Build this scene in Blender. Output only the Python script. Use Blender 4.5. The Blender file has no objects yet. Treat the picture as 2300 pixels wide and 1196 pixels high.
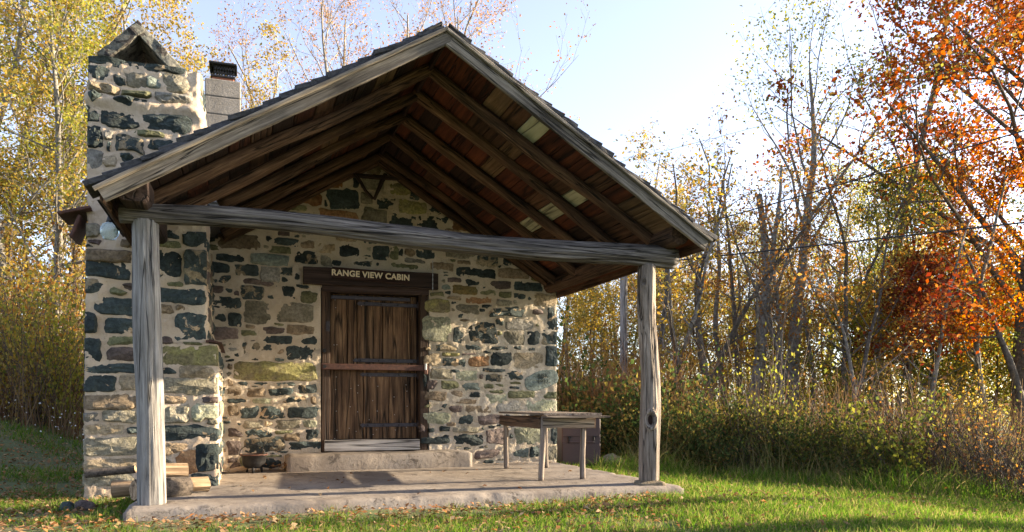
import bpy, math, random
import numpy as np
from mathutils import Vector, Matrix, noise
R = math.radians
scene = bpy.context.scene

# ------------------------------------------------------------------ camera, sky, sun, exposure
CAM = Vector((-1.576, -9.5, 0.8)); YAW = math.atan(610/1693)
cd = bpy.data.cameras.new('camera'); cam = bpy.data.objects.new('camera', cd)
scene.collection.objects.link(cam); scene.camera = cam
cam.location = CAM; cam.rotation_euler = (R(90), 0, -YAW)
cd.sensor_width = 36; cd.lens = 36*1693/2300; cd.shift_y = 307/2300
cd.clip_start = 0.05; cd.clip_end = 2000

SUN_EL, SUN_A = R(15), R(4.6)          # low sun from the right, a little in front of the wall
SUN = Vector((math.cos(SUN_EL)*math.cos(SUN_A), -math.cos(SUN_EL)*math.sin(SUN_A), math.sin(SUN_EL)))
world = bpy.data.worlds.new('World'); scene.world = world; world.use_nodes = True
wn = world.node_tree; bg = wn.nodes['Background']
sky = wn.nodes.new('ShaderNodeTexSky'); sky.sky_type = 'NISHITA'; sky.sun_disc = False
sky.sun_elevation = SUN_EL; sky.sun_rotation = math.atan2(SUN.x, SUN.y)
sky.air_density = 1.0; sky.dust_density = 2.2; sky.ozone_density = 2.6; sky.altitude = 900
hz = wn.nodes.new('ShaderNodeHueSaturation'); hz.inputs['Hue'].default_value = .515; hz.inputs['Saturation'].default_value = .68; hz.inputs['Value'].default_value = .66   # paler, dimmer, slightly bluer sky colour
wn.links.new(sky.outputs[0], hz.inputs['Color']); wn.links.new(hz.outputs[0], bg.inputs[0]); bg.inputs[1].default_value = 0.15
sl = bpy.data.lights.new('sun', 'SUN'); sl.energy = 5.0; sl.angle = R(0.5); sl.color = (1, .82, .58)
so = bpy.data.objects.new('sun', sl); scene.collection.objects.link(so)
so.rotation_euler = (-SUN).to_track_quat('-Z', 'Y').to_euler()
vs = scene.view_settings; vs.view_transform = 'Standard'; vs.look = 'None'; vs.gamma = 1; vs.use_curve_mapping = False
vs.exposure = 2.4
cy = scene.cycles; cy.max_bounces = 8; cy.diffuse_bounces = 4; cy.transmission_bounces = 4; cy.transparent_max_bounces = 8

# ------------------------------------------------------------------ helpers
COL = scene.collection
def mesh(name, verts, faces, smooth=False):
    m = bpy.data.meshes.new(name); m.from_pydata([tuple(v) for v in verts], [], faces)
    if smooth: m.polygons.foreach_set('use_smooth', [True]*len(m.polygons))
    m.update(); return m
def npmesh(name, V, F, smooth=False):
    """V (n,3), F (m,k) numpy"""
    m = bpy.data.meshes.new(name); k = F.shape[1]
    m.vertices.add(len(V)); m.vertices.foreach_set('co', V.astype(np.float32).ravel())
    m.loops.add(F.size); m.loops.foreach_set('vertex_index', F.astype(np.int32).ravel())
    m.polygons.add(len(F)); m.polygons.foreach_set('loop_start', np.arange(0, F.size, k, dtype=np.int32))
    if smooth: m.polygons.foreach_set('use_smooth', np.ones(len(F), dtype=bool))
    m.update(calc_edges=True); return m
def obj(name, m, mat=None, parent=None, mw=None):
    o = bpy.data.objects.new(name, m); COL.objects.link(o)
    if mat and not m.materials: m.materials.append(mat)
    if parent: o.parent = parent
    if mw is not None: o.matrix_basis = mw
    return o
def tag(o, label=None, cat=None, group=None, kind=None):
    if label: o['label'] = label
    if cat: o['category'] = cat
    if group: o['group'] = group
    if kind: o['kind'] = kind
    return o
def thing(name, label, cat, loc=(0,0,0), rz=0, group=None):
    o = bpy.data.objects.new(name, None); COL.objects.link(o); o.location = loc; o.rotation_euler = (0,0,rz)
    o.empty_display_size = .1
    return tag(o, label, cat, group)
def dup(root, loc, rz=0, sc=1, label=None, group=None):
    r = root.copy(); COL.objects.link(r); r.location = loc; r.rotation_euler = (0,0,rz); r.scale = (sc,)*3
    if label: r['label'] = label
    if group: r['group'] = group
    for ch in root.children:
        c = ch.copy(); COL.objects.link(c); c.parent = r
        for g in ch.children:
            q = g.copy(); COL.objects.link(q); q.parent = c
    return r
def nz(x, y, z=0): return noise.noise(Vector((x, y, z)))
def fb(x, y, z=0, o=3): return noise.fractal(Vector((x, y, z)), 1.0, 2.0, o)
def axes(p0, p1, xdir=None):
    """matrix with local Z from p0 to p1, local X near xdir"""
    p0, p1 = Vector(p0), Vector(p1); z = (p1-p0).normalized()
    x = Vector(xdir) if xdir is not None else (Vector((1,0,0)) if abs(z.x) < .8 else Vector((0,0,1)))
    x = (x - z*x.dot(z)).normalized(); y = z.cross(x)
    m = Matrix((x, y, z)).transposed().to_4x4(); m.translation = p0
    return m, (p1-p0).length
def boxm(name, sx, sy, sz, bev=0.0):
    """box 0-centred in x,y and from 0 up in z, chamfered vertical edges optional"""
    b = min(bev, sx*.3, sy*.3)
    if b > 0:
        P = [(-sx/2+b,-sy/2),(sx/2-b,-sy/2),(sx/2,-sy/2+b),(sx/2,sy/2-b),(sx/2-b,sy/2),(-sx/2+b,sy/2),(-sx/2,sy/2-b),(-sx/2,-sy/2+b)]
        c = 1-2*b/max(sx, sy)
        L = [(.0, .985), (b, 1), (sz-b, 1), (sz, .985)]
        v = []; f = []
        for z, k in L:
            kk = 1 if k == 1 else None
            for x, y in P:
                v.append((x if kk else x-math.copysign(b*.8, x), y if kk else y-math.copysign(b*.8, y), z))
        n = 8
        for r in range(3):
            for i in range(n): f.append((r*n+i, r*n+(i+1)%n, (r+1)*n+(i+1)%n, (r+1)*n+i))
        f.append(tuple(range(n-1,-1,-1))); f.append(tuple(range(3*n, 4*n)))
        return mesh(name, v, f)
    x, y = sx/2, sy/2
    v = [(-x,-y,0),(x,-y,0),(x,y,0),(-x,y,0),(-x,-y,sz),(x,-y,sz),(x,y,sz),(-x,y,sz)]
    return mesh(name, v, [(3,2,1,0),(4,5,6,7),(0,1,5,4),(1,2,6,5),(2,3,7,6),(3,0,4,7)])
def plank(name, p0, p1, w, t, xdir, mat, parent, seed=0, rough=.004, seg=7):
    """board from p0 to p1 (centre line), width w along xdir, thickness t; edges slightly uneven"""
    mw, L = axes(p0, p1, xdir); rr = random.Random(seed); v = []; f = []
    ox = rr.uniform(-50, 50)
    for i in range(seg+1):
        z = L*i/seg
        a = [rr.uniform(-rough, rough) for _ in range(6)]
        if i in (0, seg): z += rr.uniform(-rough, rough)
        x = w/2; y = t/2; b = min(.006, t*.25)
        v += [(-x+a[0],-y+b,z),(-x+a[0]+b,-y+a[4]*.5,z),(x+a[1]-b,-y+a[4]*.5,z),(x+a[1],-y+b,z),(x+a[2],y-b,z),(x+a[2]-b,y,z),(-x+a[3]+b,y,z),(-x+a[3],y-b,z)]
    for i in range(seg):
        for k in range(8): f.append((i*8+k, i*8+(k+1)%8, i*8+8+(k+1)%8, i*8+8+k))
    f.append(tuple(range(7,-1,-1))); f.append(tuple(range(seg*8, seg*8+8)))
    return obj(name, mesh(name, v, f), mat, parent, mw)
def logo(name, p0, p1, r0, r1, mat, parent, seed=0, n=14, rings=14, wob=.02, groove=.03, bow=0, square=0, holes=(), smooth=True, xdir=None, crk=0):
    """a log: uneven tapered trunk with grooves, optional knot holes (z, angle, rad, depth)"""
    mw, L = axes(p0, p1, xdir); v = []; f = []
    for i in range(rings+1):
        t = i/rings; z = L*t; r = r0+(r1-r0)*t
        cx = wob*nz(seed*7.1, t*2.2) + bow*math.sin(math.pi*t); cyy = wob*nz(seed*3.3+9, t*2.2)
        rr = r*(1+.10*nz(seed+t*L*1.3, 3.7))
        if i in (0, rings): rr *= .97
        for k in range(n):
            a = 2*math.pi*k/n
            q = 1+groove*nz(math.cos(a)*7+seed, math.sin(a)*7, z*.9) + groove*1.3*nz(math.cos(a)*2.2+seed, math.sin(a)*2.2, z*1.6)
            if crk:
                w = nz(math.cos(a)*3.4+seed*1.9, math.sin(a)*3.4, z*.55); q -= crk*max(0, 1-abs(w)/.08)*(.6+.8*nz(z*1.1, seed))
            if square:
                m = max(abs(math.cos(a)), abs(math.sin(a))); q *= (1-square)+square*(.92/m)
            for hz, ha, hr, hd in holes:
                da = (a-ha+math.pi) % (2*math.pi) - math.pi
                e = ((z-hz)/(hr*1.9))**2 + (da*r/hr)**2
                q += (-hd*math.exp(-e*1.6) + hd*.45*math.exp(-(e-2.2)**2))/r
            v.append((cx+rr*q*math.cos(a), cyy+rr*q*math.sin(a), z))
    for i in range(rings):
        for k in range(n): f.append((i*n+k, i*n+(k+1)%n, (i+1)*n+(k+1)%n, (i+1)*n+k))
    f.append(tuple(range(n-1,-1,-1))); f.append(tuple(range(rings*n, rings*n+n)))
    m = mesh(name, v, f, smooth)
    if smooth:
        m.polygons[-1].use_smooth = False; m.polygons[-2].use_smooth = False
    return obj(name, m, mat, parent, mw)

# ------------------------------------------------------------------ materials
def newmat(name):
    m = bpy.data.materials.new(name); m.use_nodes = True
    return m, m.node_tree.nodes, m.node_tree.links, m.node_tree.nodes['Principled BSDF']
def ramp(N, stops, interp='LINEAR'):
    r = N.new('ShaderNodeValToRGB'); e = r.color_ramp.elements; r.color_ramp.interpolation = interp
    while len(e) < len(stops): e.new(.5)
    for i, (p, c) in enumerate(stops):
        e[i].position = p; e[i].color = (c[0], c[1], c[2], 1) if not isinstance(c, (int, float)) else (c, c, c, 1)
    return r
def noisen(N, Lk, vec, scale, detail=5, rough=.6, dist=0.0):
    n = N.new('ShaderNodeTexNoise'); n.inputs['Scale'].default_value = scale; n.inputs['Detail'].default_value = detail
    n.inputs['Roughness'].default_value = rough; n.inputs['Distortion'].default_value = dist
    if vec is not None: Lk.new(vec, n.inputs['Vector'])
    return n
def mixc(N, Lk, fac, a, b, mode='MIX'):
    m = N.new('ShaderNodeMix'); m.data_type = 'RGBA'; m.blend_type = mode
    for s, q in ((m.inputs['Factor'], fac), (m.inputs[6], a), (m.inputs[7], b)):
        if isinstance(q, (int, float)): s.default_value = q
        elif isinstance(q, (tuple, list)): s.default_value = (*q[:3], 1)
        else: Lk.new(q, s)
    return m.outputs[2]
def coords(N, Lk, rand=True, scale=(1,1,1)):
    tc = N.new('ShaderNodeTexCoord'); mp = N.new('ShaderNodeMapping'); mp.inputs['Scale'].default_value = scale
    Lk.new(tc.outputs['Object'], mp.inputs['Vector'])
    if rand:
        oi = N.new('ShaderNodeObjectInfo'); ml = N.new('ShaderNodeMath'); ml.operation = 'MULTIPLY'; ml.inputs[1].default_value = 57.0
        Lk.new(oi.outputs['Random'], ml.inputs[0]); cb = N.new('ShaderNodeCombineXYZ')
        for i in range(3): Lk.new(ml.outputs[0], cb.inputs[i])
        Lk.new(cb.outputs[0], mp.inputs['Location'])
    return mp.outputs[0]
def bump(N, Lk, B, h, strength, dist=.02):
    b = N.new('ShaderNodeBump'); b.inputs['Strength'].default_value = strength; b.inputs['Distance'].default_value = dist
    Lk.new(h, b.inputs['Height']); Lk.new(b.outputs[0], B.inputs['Normal'])
def stone_mat(name, c1, c2, rind=None, thr=.62, spk=.6, rough=.85):
    m, N, Lk, B = newmat(name); v = coords(N, Lk)
    n1 = noisen(N, Lk, v, 6, 6, .65, .6); n2 = noisen(N, Lk, v, 32, 6, .75)
    base = mixc(N, Lk, ramp_out(N, Lk, n1, .35, .65), c1, c2)
    if rind:
        n3 = noisen(N, Lk, v, 7.5, 4, .6, .8)
        base = mixc(N, Lk, ramp_out(N, Lk, n3, thr, thr+.03), base, rind)
    oi = N.new('ShaderNodeObjectInfo')
    hv = N.new('ShaderNodeHueSaturation'); Lk.new(base, hv.inputs['Color'])
    mr = N.new('ShaderNodeMapRange'); mr.inputs[3].default_value = .7; mr.inputs[4].default_value = 1.3
    Lk.new(oi.outputs['Random'], mr.inputs[0]); Lk.new(mr.outputs[0], hv.inputs['Value'])
    dk = mixc(N, Lk, spk, hv.outputs[0], ramp(N, [(.32, .15), (.68, 1.85)]).outputs[0], 'MULTIPLY')
    r = [x for x in N if x.type == 'VALTORGB'][-1]; Lk.new(n2.outputs[0], r.inputs[0])
    Lk.new(dk, B.inputs['Base Color']); B.inputs['Roughness'].default_value = rough
    B.inputs['Specular IOR Level'].default_value = .3
    n4 = noisen(N, Lk, v, 16, 7, .7, 1.0); bump(N, Lk, B, n4.outputs[0], .9, .04)
    return m
def ramp_out(N, Lk, n, a, b):
    r = ramp(N, [(a, 0.0), (b, 1.0)]); Lk.new(n.outputs[0], r.inputs[0]); return r.outputs[0]
def wood_mat(name, dark, mid, light, grain=30, along=1.2, rough=.85, crack=.55, bstr=.7, vary=.35, stain=None):
    """grain runs along the object's local Z"""
    m, N, Lk, B = newmat(name)
    v = coords(N, Lk, True, (grain, grain, along)); v2 = coords(N, Lk, True, (3, 3, 1.1))
    n1 = noisen(N, Lk, v, 1.0, 7, .7, .22); n2 = noisen(N, Lk, v2, 1.0, 4, .6)
    r = ramp(N, [(.30, dark), (.5, mid), (.72, light)]); Lk.new(n1.outputs[0], r.inputs[0])
    col = r.outputs[0]
    r2 = ramp(N, [(.3, 1-vary), (.7, 1+vary)]); Lk.new(n2.outputs[0], r2.inputs[0])
    col = mixc(N, Lk, 1.0, col, r2.outputs[0], 'MULTIPLY')
    v3 = coords(N, Lk, True, (grain*.24, grain*.24, along*.22)); n3 = noisen(N, Lk, v3, 1.0, 3, .55, .35)
    ck = ramp(N, [(.478, 1.0), (.5, (1-crack)*.35), (.522, 1.0)]); Lk.new(n3.outputs[0], ck.inputs[0])
    col = mixc(N, Lk, 1.0, col, ck.outputs[0], 'MULTIPLY')
    if stain:
        n5 = noisen(N, Lk, v2, 2.2, 3, .6); col = mixc(N, Lk, ramp_out(N, Lk, n5, .55, .62), col, stain)
    oi = N.new('ShaderNodeObjectInfo'); hv = N.new('ShaderNodeHueSaturation'); Lk.new(col, hv.inputs['Color'])
    mr = N.new('ShaderNodeMapRange'); mr.inputs[3].default_value = .75; mr.inputs[4].default_value = 1.25
    Lk.new(oi.outputs['Random'], mr.inputs[0]); Lk.new(mr.outputs[0], hv.inputs['Value'])
    Lk.new(hv.outputs[0], B.inputs['Base Color']); B.inputs['Roughness'].default_value = rough
    B.inputs['Specular IOR Level'].default_value = .25
    ad = N.new('ShaderNodeMath'); ad.operation = 'ADD'; Lk.new(n1.outputs[0], ad.inputs[0]); Lk.new(ck.outputs[0], ad.inputs[1])
    bump(N, Lk, B, ad.outputs[0], bstr, .012)
    return m
def plain_mat(name, c1, c2, scale=12, rough=.8, bstr=.3, metal=0, rand=True):
    m, N, Lk, B = newmat(name); v = coords(N, Lk, rand)
    n = noisen(N, Lk, v, scale, 6, .65); Lk.new(mixc(N, Lk, ramp_out(N, Lk, n, .35, .65), c1, c2), B.inputs['Base Color'])
    B.inputs['Roughness'].default_value = rough; B.inputs['Metallic'].default_value = metal
    n2 = noisen(N, Lk, v, scale*4, 5, .7); bump(N, Lk, B, n2.outputs[0], bstr, .01)
    return m
def leaf_mat(name, cols, trans=.55, island=True):
    m, N, Lk, B = newmat(name); N.remove(B); out = [x for x in N if x.type == 'OUTPUT_MATERIAL'][0]
    g = N.new('ShaderNodeNewGeometry')
    n = len(cols); r = ramp(N, [((i+.5)/n, c) for i, c in enumerate(cols)]); Lk.new(g.outputs['Random Per Island'], r.inputs[0])
    d = N.new('ShaderNodeBsdfDiffuse'); t = N.new('ShaderNodeBsdfTranslucent'); mx = N.new('ShaderNodeMixShader')
    Lk.new(r.outputs[0], d.inputs[0])
    hv = N.new('ShaderNodeHueSaturation'); hv.inputs['Saturation'].default_value = 1.1; hv.inputs['Value'].default_value = 1.35
    Lk.new(r.outputs[0], hv.inputs['Color']); Lk.new(hv.outputs[0], t.inputs[0])
    mx.inputs[0].default_value = trans; Lk.new(d.outputs[0], mx.inputs[1]); Lk.new(t.outputs[0], mx.inputs[2])
    Lk.new(mx.outputs[0], out.inputs[0]); return m

TAN = (.34, .25, .155)
S = {
 'D': stone_mat('stone_dark_green', (.018,.027,.028), (.05,.065,.063), TAN, .645, .6),
 'M': stone_mat('stone_dark_chipped', (.022,.032,.032), (.055,.07,.066), TAN, .56, .55),
 'N': stone_mat('stone_half_dark', (.025,.034,.035), (.06,.075,.07), (.23,.185,.12), .50, .55),
 'B': stone_mat('stone_brown', (.13,.095,.06), (.25,.19,.125)),
 'O': stone_mat('stone_olive', (.085,.088,.042), (.19,.185,.10), (.05,.06,.05), .66),
 'A': stone_mat('stone_olive_grey', (.15,.135,.092), (.27,.24,.18)),
 'G': stone_mat('stone_grey', (.17,.16,.135), (.28,.26,.225), (.06,.075,.075), .68),
 'T': stone_mat('stone_tan', (.24,.18,.105), (.37,.30,.205)),
 'Y': stone_mat('stone_lichen', (.15,.125,.075), (.27,.25,.085), (.13,.10,.08), .66),
 'R': stone_mat('stone_rust', (.17,.075,.03), (.27,.16,.08)),
 'P': stone_mat('stone_purple_brown', (.075,.055,.05), (.15,.115,.10)),
 'V': stone_mat('stone_teal_grey', (.12,.145,.125), (.21,.235,.20), (.04,.055,.055), .68),
 'L': stone_mat('stone_pale_green', (.20,.205,.13), (.33,.325,.235)),
 'U': stone_mat('stone_ochre', (.25,.155,.05), (.21,.19,.085)),
}
def mortar_mat(name, c1, c2, c3):
    m, N, Lk, B = newmat(name); v = coords(N, Lk, False)
    n1 = noisen(N, Lk, v, 2.2, 5, .6); n2 = noisen(N, Lk, v, 28, 5, .7)
    c = mixc(N, Lk, ramp_out(N, Lk, n1, .38, .66), c1, c2)
    c = mixc(N, Lk, ramp_out(N, Lk, n2, .58, .74), c, c3)
    Lk.new(c, B.inputs['Base Color']); B.inputs['Roughness'].default_value = .95; B.inputs['Specular IOR Level'].default_value = .15
    n3 = noisen(N, Lk, v, 22, 7, .75, .5); bump(N, Lk, B, n3.outputs[0], .9, .03); return m
MORTAR = mortar_mat('mortar_tan', (.42,.345,.25), (.57,.485,.38), (.29,.23,.165))
MORTARC = mortar_mat('mortar_warm', (.47,.365,.265), (.59,.485,.375), (.33,.245,.17))
POSTG = wood_mat('weathered_post_grey', (.07,.062,.057), (.22,.205,.19), (.37,.35,.33), 44, 2.0, crack=.85, bstr=1.0)
POSTB = wood_mat('weathered_post_brown', (.05,.038,.03), (.16,.13,.105), (.30,.255,.215), 40, 2.2, crack=.8, bstr=1.0)
BEAMW = wood_mat('weathered_beam', (.024,.021,.02), (.082,.073,.068), (.20,.182,.17), 48, 1.5, crack=.92, bstr=1.0)
BARGE = wood_mat('barge_grey', (.04,.033,.027), (.125,.108,.088), (.26,.23,.19), 46, 2.0, crack=.85, vary=.6)
RAFT = wood_mat('rafter_brown', (.018,.009,.005), (.07,.038,.021), (.155,.095,.056), 44, 2.0, crack=.8, vary=.6)
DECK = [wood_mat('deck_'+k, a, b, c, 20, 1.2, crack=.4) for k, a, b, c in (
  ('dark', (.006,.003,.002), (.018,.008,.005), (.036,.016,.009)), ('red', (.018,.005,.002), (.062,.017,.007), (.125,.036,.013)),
  ('brown', (.016,.008,.004), (.055,.027,.014), (.10,.052,.028)), ('pale', (.12,.12,.075), (.26,.265,.18), (.34,.34,.25)),
  ('tan', (.05,.028,.013), (.12,.075,.04), (.20,.13,.075)))]
DOORW = wood_mat('door_oak', (.022,.011,.006), (.10,.056,.029), (.24,.15,.082), 26, 1.5, crack=.7, bstr=1.0, vary=.5)
JAMBW = wood_mat('frame_oak', (.018,.011,.008), (.05,.03,.02), (.10,.062,.04), 30, 1.0, crack=.6)
LINT = wood_mat('lintel_oak', (.012,.008,.007), (.035,.022,.018), (.075,.05,.042), 26, .8, crack=.75)
THRW = wood_mat('threshold_grey', (.12,.105,.095), (.26,.24,.225), (.37,.35,.33), 26, .9, crack=.5)
TABW = wood_mat('table_grey', (.075,.055,.042), (.19,.15,.12), (.31,.265,.22), 34, 1.0, crack=.7)
TABD = wood_mat('table_brown', (.05,.03,.02), (.13,.08,.05), (.22,.15,.10), 26, 1.0, crack=.6)
SIGNW = wood_mat('sign_brown', (.018,.009,.007), (.03,.015,.012), (.045,.024,.02), 20, 1, crack=.2)
FIREW = wood_mat('split_wood', (.10,.066,.04), (.25,.17,.10), (.40,.30,.20), 30, .8, crack=.5)
BARKF = plain_mat('firewood_bark', (.02,.015,.011), (.14,.11,.085), 30, .95, 1.0)
SHING = plain_mat('shingle_dark', (.014,.014,.016), (.055,.054,.058), 22, .9, .6)
CONC = None
def conc_mat():
    m, N, Lk, B = newmat('porch_concrete'); v = coords(N, Lk, False)
    n1 = noisen(N, Lk, v, 1.3, 7, .7, .4); n2 = noisen(N, Lk, v, 24, 6, .7); n3 = noisen(N, Lk, v, 3.3, 6, .75, 1.2)
    c = mixc(N, Lk, ramp_out(N, Lk, n1, .36, .66), (.16,.13,.105), (.26,.225,.19))
    c = mixc(N, Lk, ramp_out(N, Lk, n2, .56, .72), c, (.10,.082,.066))
    c = mixc(N, Lk, ramp_out(N, Lk, n3, .57, .63), c, (.085,.07,.058))
    vo = N.new('ShaderNodeTexVoronoi'); vo.feature = 'DISTANCE_TO_EDGE'; vo.inputs['Scale'].default_value = .55
    wv = N.new('ShaderNodeVectorMath'); wv.operation = 'ADD'; nw = noisen(N, Lk, v, 3.0, 5, .7); sc = N.new('ShaderNodeVectorMath'); sc.operation = 'SCALE'; sc.inputs[3].default_value = .5
    Lk.new(nw.outputs['Color'], sc.inputs[0]); Lk.new(v, wv.inputs[0]); Lk.new(sc.outputs[0], wv.inputs[1]); Lk.new(wv.outputs[0], vo.inputs['Vector'])
    rk = ramp(N, [(.001, .7), (.005, 0.0)]); Lk.new(vo.outputs['Distance'], rk.inputs[0]); c = mixc(N, Lk, rk.outputs[0], c, (.06,.05,.042))
    Lk.new(c, B.inputs['Base Color']); B.inputs['Roughness'].default_value = .92; B.inputs['Specular IOR Level'].default_value = .2
    ad = N.new('ShaderNodeMath'); ad.operation = 'ADD'; Lk.new(n2.outputs[0], ad.inputs[0]); Lk.new(n3.outputs[0], ad.inputs[1]); bump(N, Lk, B, ad.outputs[0], .4, .02); return m
CONC = conc_mat()
BLOCK = mortar_mat('concrete_block', (.17,.155,.135), (.26,.24,.215), (.10,.09,.08))
IRON = plain_mat('iron_black', (.012,.012,.013), (.03,.028,.028), 25, .55, .2, .6)
STRAP = plain_mat('strap_iron', (.028,.024,.028), (.055,.045,.048), 25, .5, .25, .5)
RUST = plain_mat('rusty_bar', (.045,.018,.012), (.10,.04,.025), 25, .65, .4, .3)
BROWNP = plain_mat('brown_paint', (.046,.024,.022), (.058,.031,.028), 8, .55, .08)
CREAM = plain_mat('cream_paint', (.62,.52,.34), (.70,.60,.42), 40, .7, .1)
CLAY = plain_mat('clay_flue', (.16,.05,.025), (.22,.075,.035), 15, .8, .3)
CABLE = plain_mat('cable_black', (.01,.01,.011), (.014,.014,.016), 10, .6, .05)
NAIL = plain_mat('nail_pale', (.30,.29,.28), (.40,.39,.38), 10, .4, .05, .7)

# ------------------------------------------------------------------ ground
def sstep(a, b, x):
    t = min(1, max(0, (x-a)/(b-a))); return t*t*(3-2*t)
def gz(x, y):
    z = -.10 + .035*nz(x*.35, y*.35) + .015*nz(x*1.1, y*1.1, 5)
    z += sstep(-3.0, -5.5, x)*min(1.6, .085*max(0, y+1.5))
    z -= .05*sstep(-3.4, -7, y)
    z -= min(.55, .062*max(0, x-2.6))
    d = math.hypot(x, y)
    z += sstep(25, 90, d)*(1.2*nz(x*.02, y*.02, 8))
    return z
ax = np.concatenate([-np.geomspace(600, 16, 22), np.arange(-15.5, 24, .25), np.geomspace(24.5, 600, 22)])
ay = np.concatenate([-np.geomspace(600, 12, 20), np.arange(-11.5, 22, .25), np.geomspace(22.5, 600, 22)])
V = np.array([(x, y, gz(x, y)) for y in ay for x in ax]); nx = len(ax)
F = np.array([(j*nx+i, j*nx+i+1, (j+1)*nx+i+1, (j+1)*nx+i) for j in range(len(ay)-1) for i in range(nx-1)])
gm, N, Lk, B = newmat('lawn_soil'); v = coords(N, Lk, False)
n1 = noisen(N, Lk, v, .8, 6, .65); n2 = noisen(N, Lk, v, 9, 6, .7); n3 = noisen(N, Lk, v, 40, 5, .7)
c = mixc(N, Lk, ramp_out(N, Lk, n2, .4, .6), (.055,.085,.02), (.10,.12,.032))
c = mixc(N, Lk, ramp_out(N, Lk, n1, .48, .62), c, (.11,.105,.04))
c = mixc(N, Lk, ramp_out(N, Lk, n3, .55, .7), c, (.15,.115,.06))
Lk.new(c, B.inputs['Base Color']); B.inputs['Roughness'].default_value = .95; bump(N, Lk, B, n3.outputs[0], .8, .03)
ground = tag(obj('ground', npmesh('ground', V, F, True), gm), kind='structure')

# ------------------------------------------------------------------ the cabin
cabin = thing('stone_cabin', 'stone cabin with gabled porch roof on log posts and a plank door', 'cabin', (0, 0, 0))
XR = .03; ZR = 3.90; SL = .607; CS = 1/math.hypot(1, SL)   # ridge x, deck top at ridge, slope
def deckz(x): return ZR - SL*abs(x-XR)
DOOR = (-.64, .70, .19, 2.20)                                # wall opening x0,x1,z0,z1

def stone_mesh(w, h, seed, depth=.06, proud=.022, jag=.09, rough=.3, outline=None, warm=0):
    """angular field stone with an uneven broken face; local Z points out of the wall"""
    rr = random.Random(seed); v = []; f = []
    if outline is None:
        k = rr.choice((5, 6, 6, 7)); a0 = rr.uniform(0, 6.28); cor = []; e = 7.0
        for i in range(k):
            a = a0+2*math.pi*(i+rr.uniform(-.25, .25))/k
            ca, sa = math.cos(a), math.sin(a); q = (abs(ca)**e+abs(sa)**e)**(-1/e)*(1+rr.uniform(-jag, jag)); cor.append((ca*q, sa*q))
        outline = []
        for i in range(k):
            x0, y0 = cor[i]; x1, y1 = cor[(i+1) % k]
            for j in range(3):
                t = j/3; q = (1.05 if j else .96)+rr.uniform(-jag, jag)*.45
                outline.append(((x0+(x1-x0)*t)*q*w/2, (y0+(y1-y0)*t)*q*h/2))
    pr = outline; n = len(pr); mn = min(w, h); ox = rr.uniform(-90, 90)
    tx, ty = rr.uniform(-.5, .5), rr.uniform(-.6, .6)
    pl = [(rr.uniform(-1, 1), rr.uniform(-1, 1), rr.uniform(.15, .7)) for _ in range(4)]   # broken facets
    def face(X, Y):
        x, y = X/w*2, Y/h*2
        z = 1+tx*x+ty*y+rough*(1.5*nz(X*9+ox, Y*9)+.9*abs(nz(X*21+ox, Y*21, 4)))
        for p, q, c in pl: z = min(z, 1+rough*2.6*(c-(p*x+q*y)))
        return max(.12, z)
    for rad, c in ((1.0, -depth), (1.0, -.010), (1-min(.14, .008/mn), .5), (1-min(.30, .024/mn), .92), (.62, 1), (.34, 1)):
        for x, y in pr:
            X, Y = x*rad, y*rad
            v.append((X, Y, proud*c*face(X, Y) if c > 0 else c))
    v.append((0, 0, proud*face(0, 0)))
    for r in range(5):
        for i in range(n): f.append((r*n+i, r*n+(i+1)%n, (r+1)*n+(i+1)%n, (r+1)*n+i))
    for i in range(n): f.append((5*n+i, 5*n+(i+1)%n, 6*n))
    return mesh('stone', v, f)
def put_stone(x, y, z, w, h, t, parent, nrm='y', seed=0, **kw):
    jag = {'D': .13, 'M': .14, 'N': .10}.get(t, .07); rg = {'D': .85, 'M': .95, 'N': .7}.get(t, .5)
    m = stone_mesh(w, h, seed, jag=jag, rough=rg, **kw)
    if nrm == 'y': mw = Matrix(((1,0,0,x),(0,0,-1,y),(0,1,0,z),(0,0,0,1)))
    else: mw = Matrix(((0,0,1,x),(1,0,0,y),(0,1,0,z),(0,0,0,1)))   # faces +x
    return obj('stone', m, S[t], parent, mw)
def pack(L, extra, seed, grow=(-.004, .022), joint=(.012, .030), n=28):
    """grow every stone towards its neighbours until only a mortar joint is left; returns outlines round each centre"""
    rr = random.Random(seed); out = []
    A = L+extra; par = [(rr.uniform(*grow), rr.uniform(*joint), rr.uniform(-60, 60), rr.uniform(-.10, .10)) for _ in A]
    def sd(i, x, z):
        a, b, c, d, _ = A[i]; g, jt, o, sk = par[i]
        x += .022*nz(x*6+o, z*6)+.013*nz(x*19+o, z*19); z += .018*nz(x*6+o, z*6, 9)+.011*nz(x*19+o, z*19, 5)
        rd = min(c, d)*.08
        qx = abs(x-a+(z-b)*sk)-c/2+rd; qz = abs(z-b)-d/2+rd
        return math.hypot(max(qx, 0), max(qz, 0))+min(max(qx, qz), 0)-rd
    for i in range(len(L)):
        a, b, c, d, _ = A[i]; g, jt, o, sk = par[i]
        nb = [j for j in range(len(A)) if j != i and abs(A[j][0]-a) < (c+A[j][2])/2+.16 and abs(A[j][1]-b) < (d+A[j][3])/2+.16]
        res = []
        asp = d/c
        for k in range(n):
            th = 2*math.pi*(k+rr.uniform(-.2, .2))/n
            dx, dz = math.cos(th), math.sin(th)*max(asp, .35); l = math.hypot(dx, dz); dx /= l; dz /= l
            r = .006; step = .007
            r = max(.006, .35*min(c, d))
            while r < .9:
                x, z = a+dx*r, b+dz*r; s0 = sd(i, x, z)
                if s0 > g: break
                if s0 > -.012 and any(sd(j, x, z) < s0+jt for j in nb): break
                r += step
            res.append((dx*r, dz*r))
        out.append(res)
    return out

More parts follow.
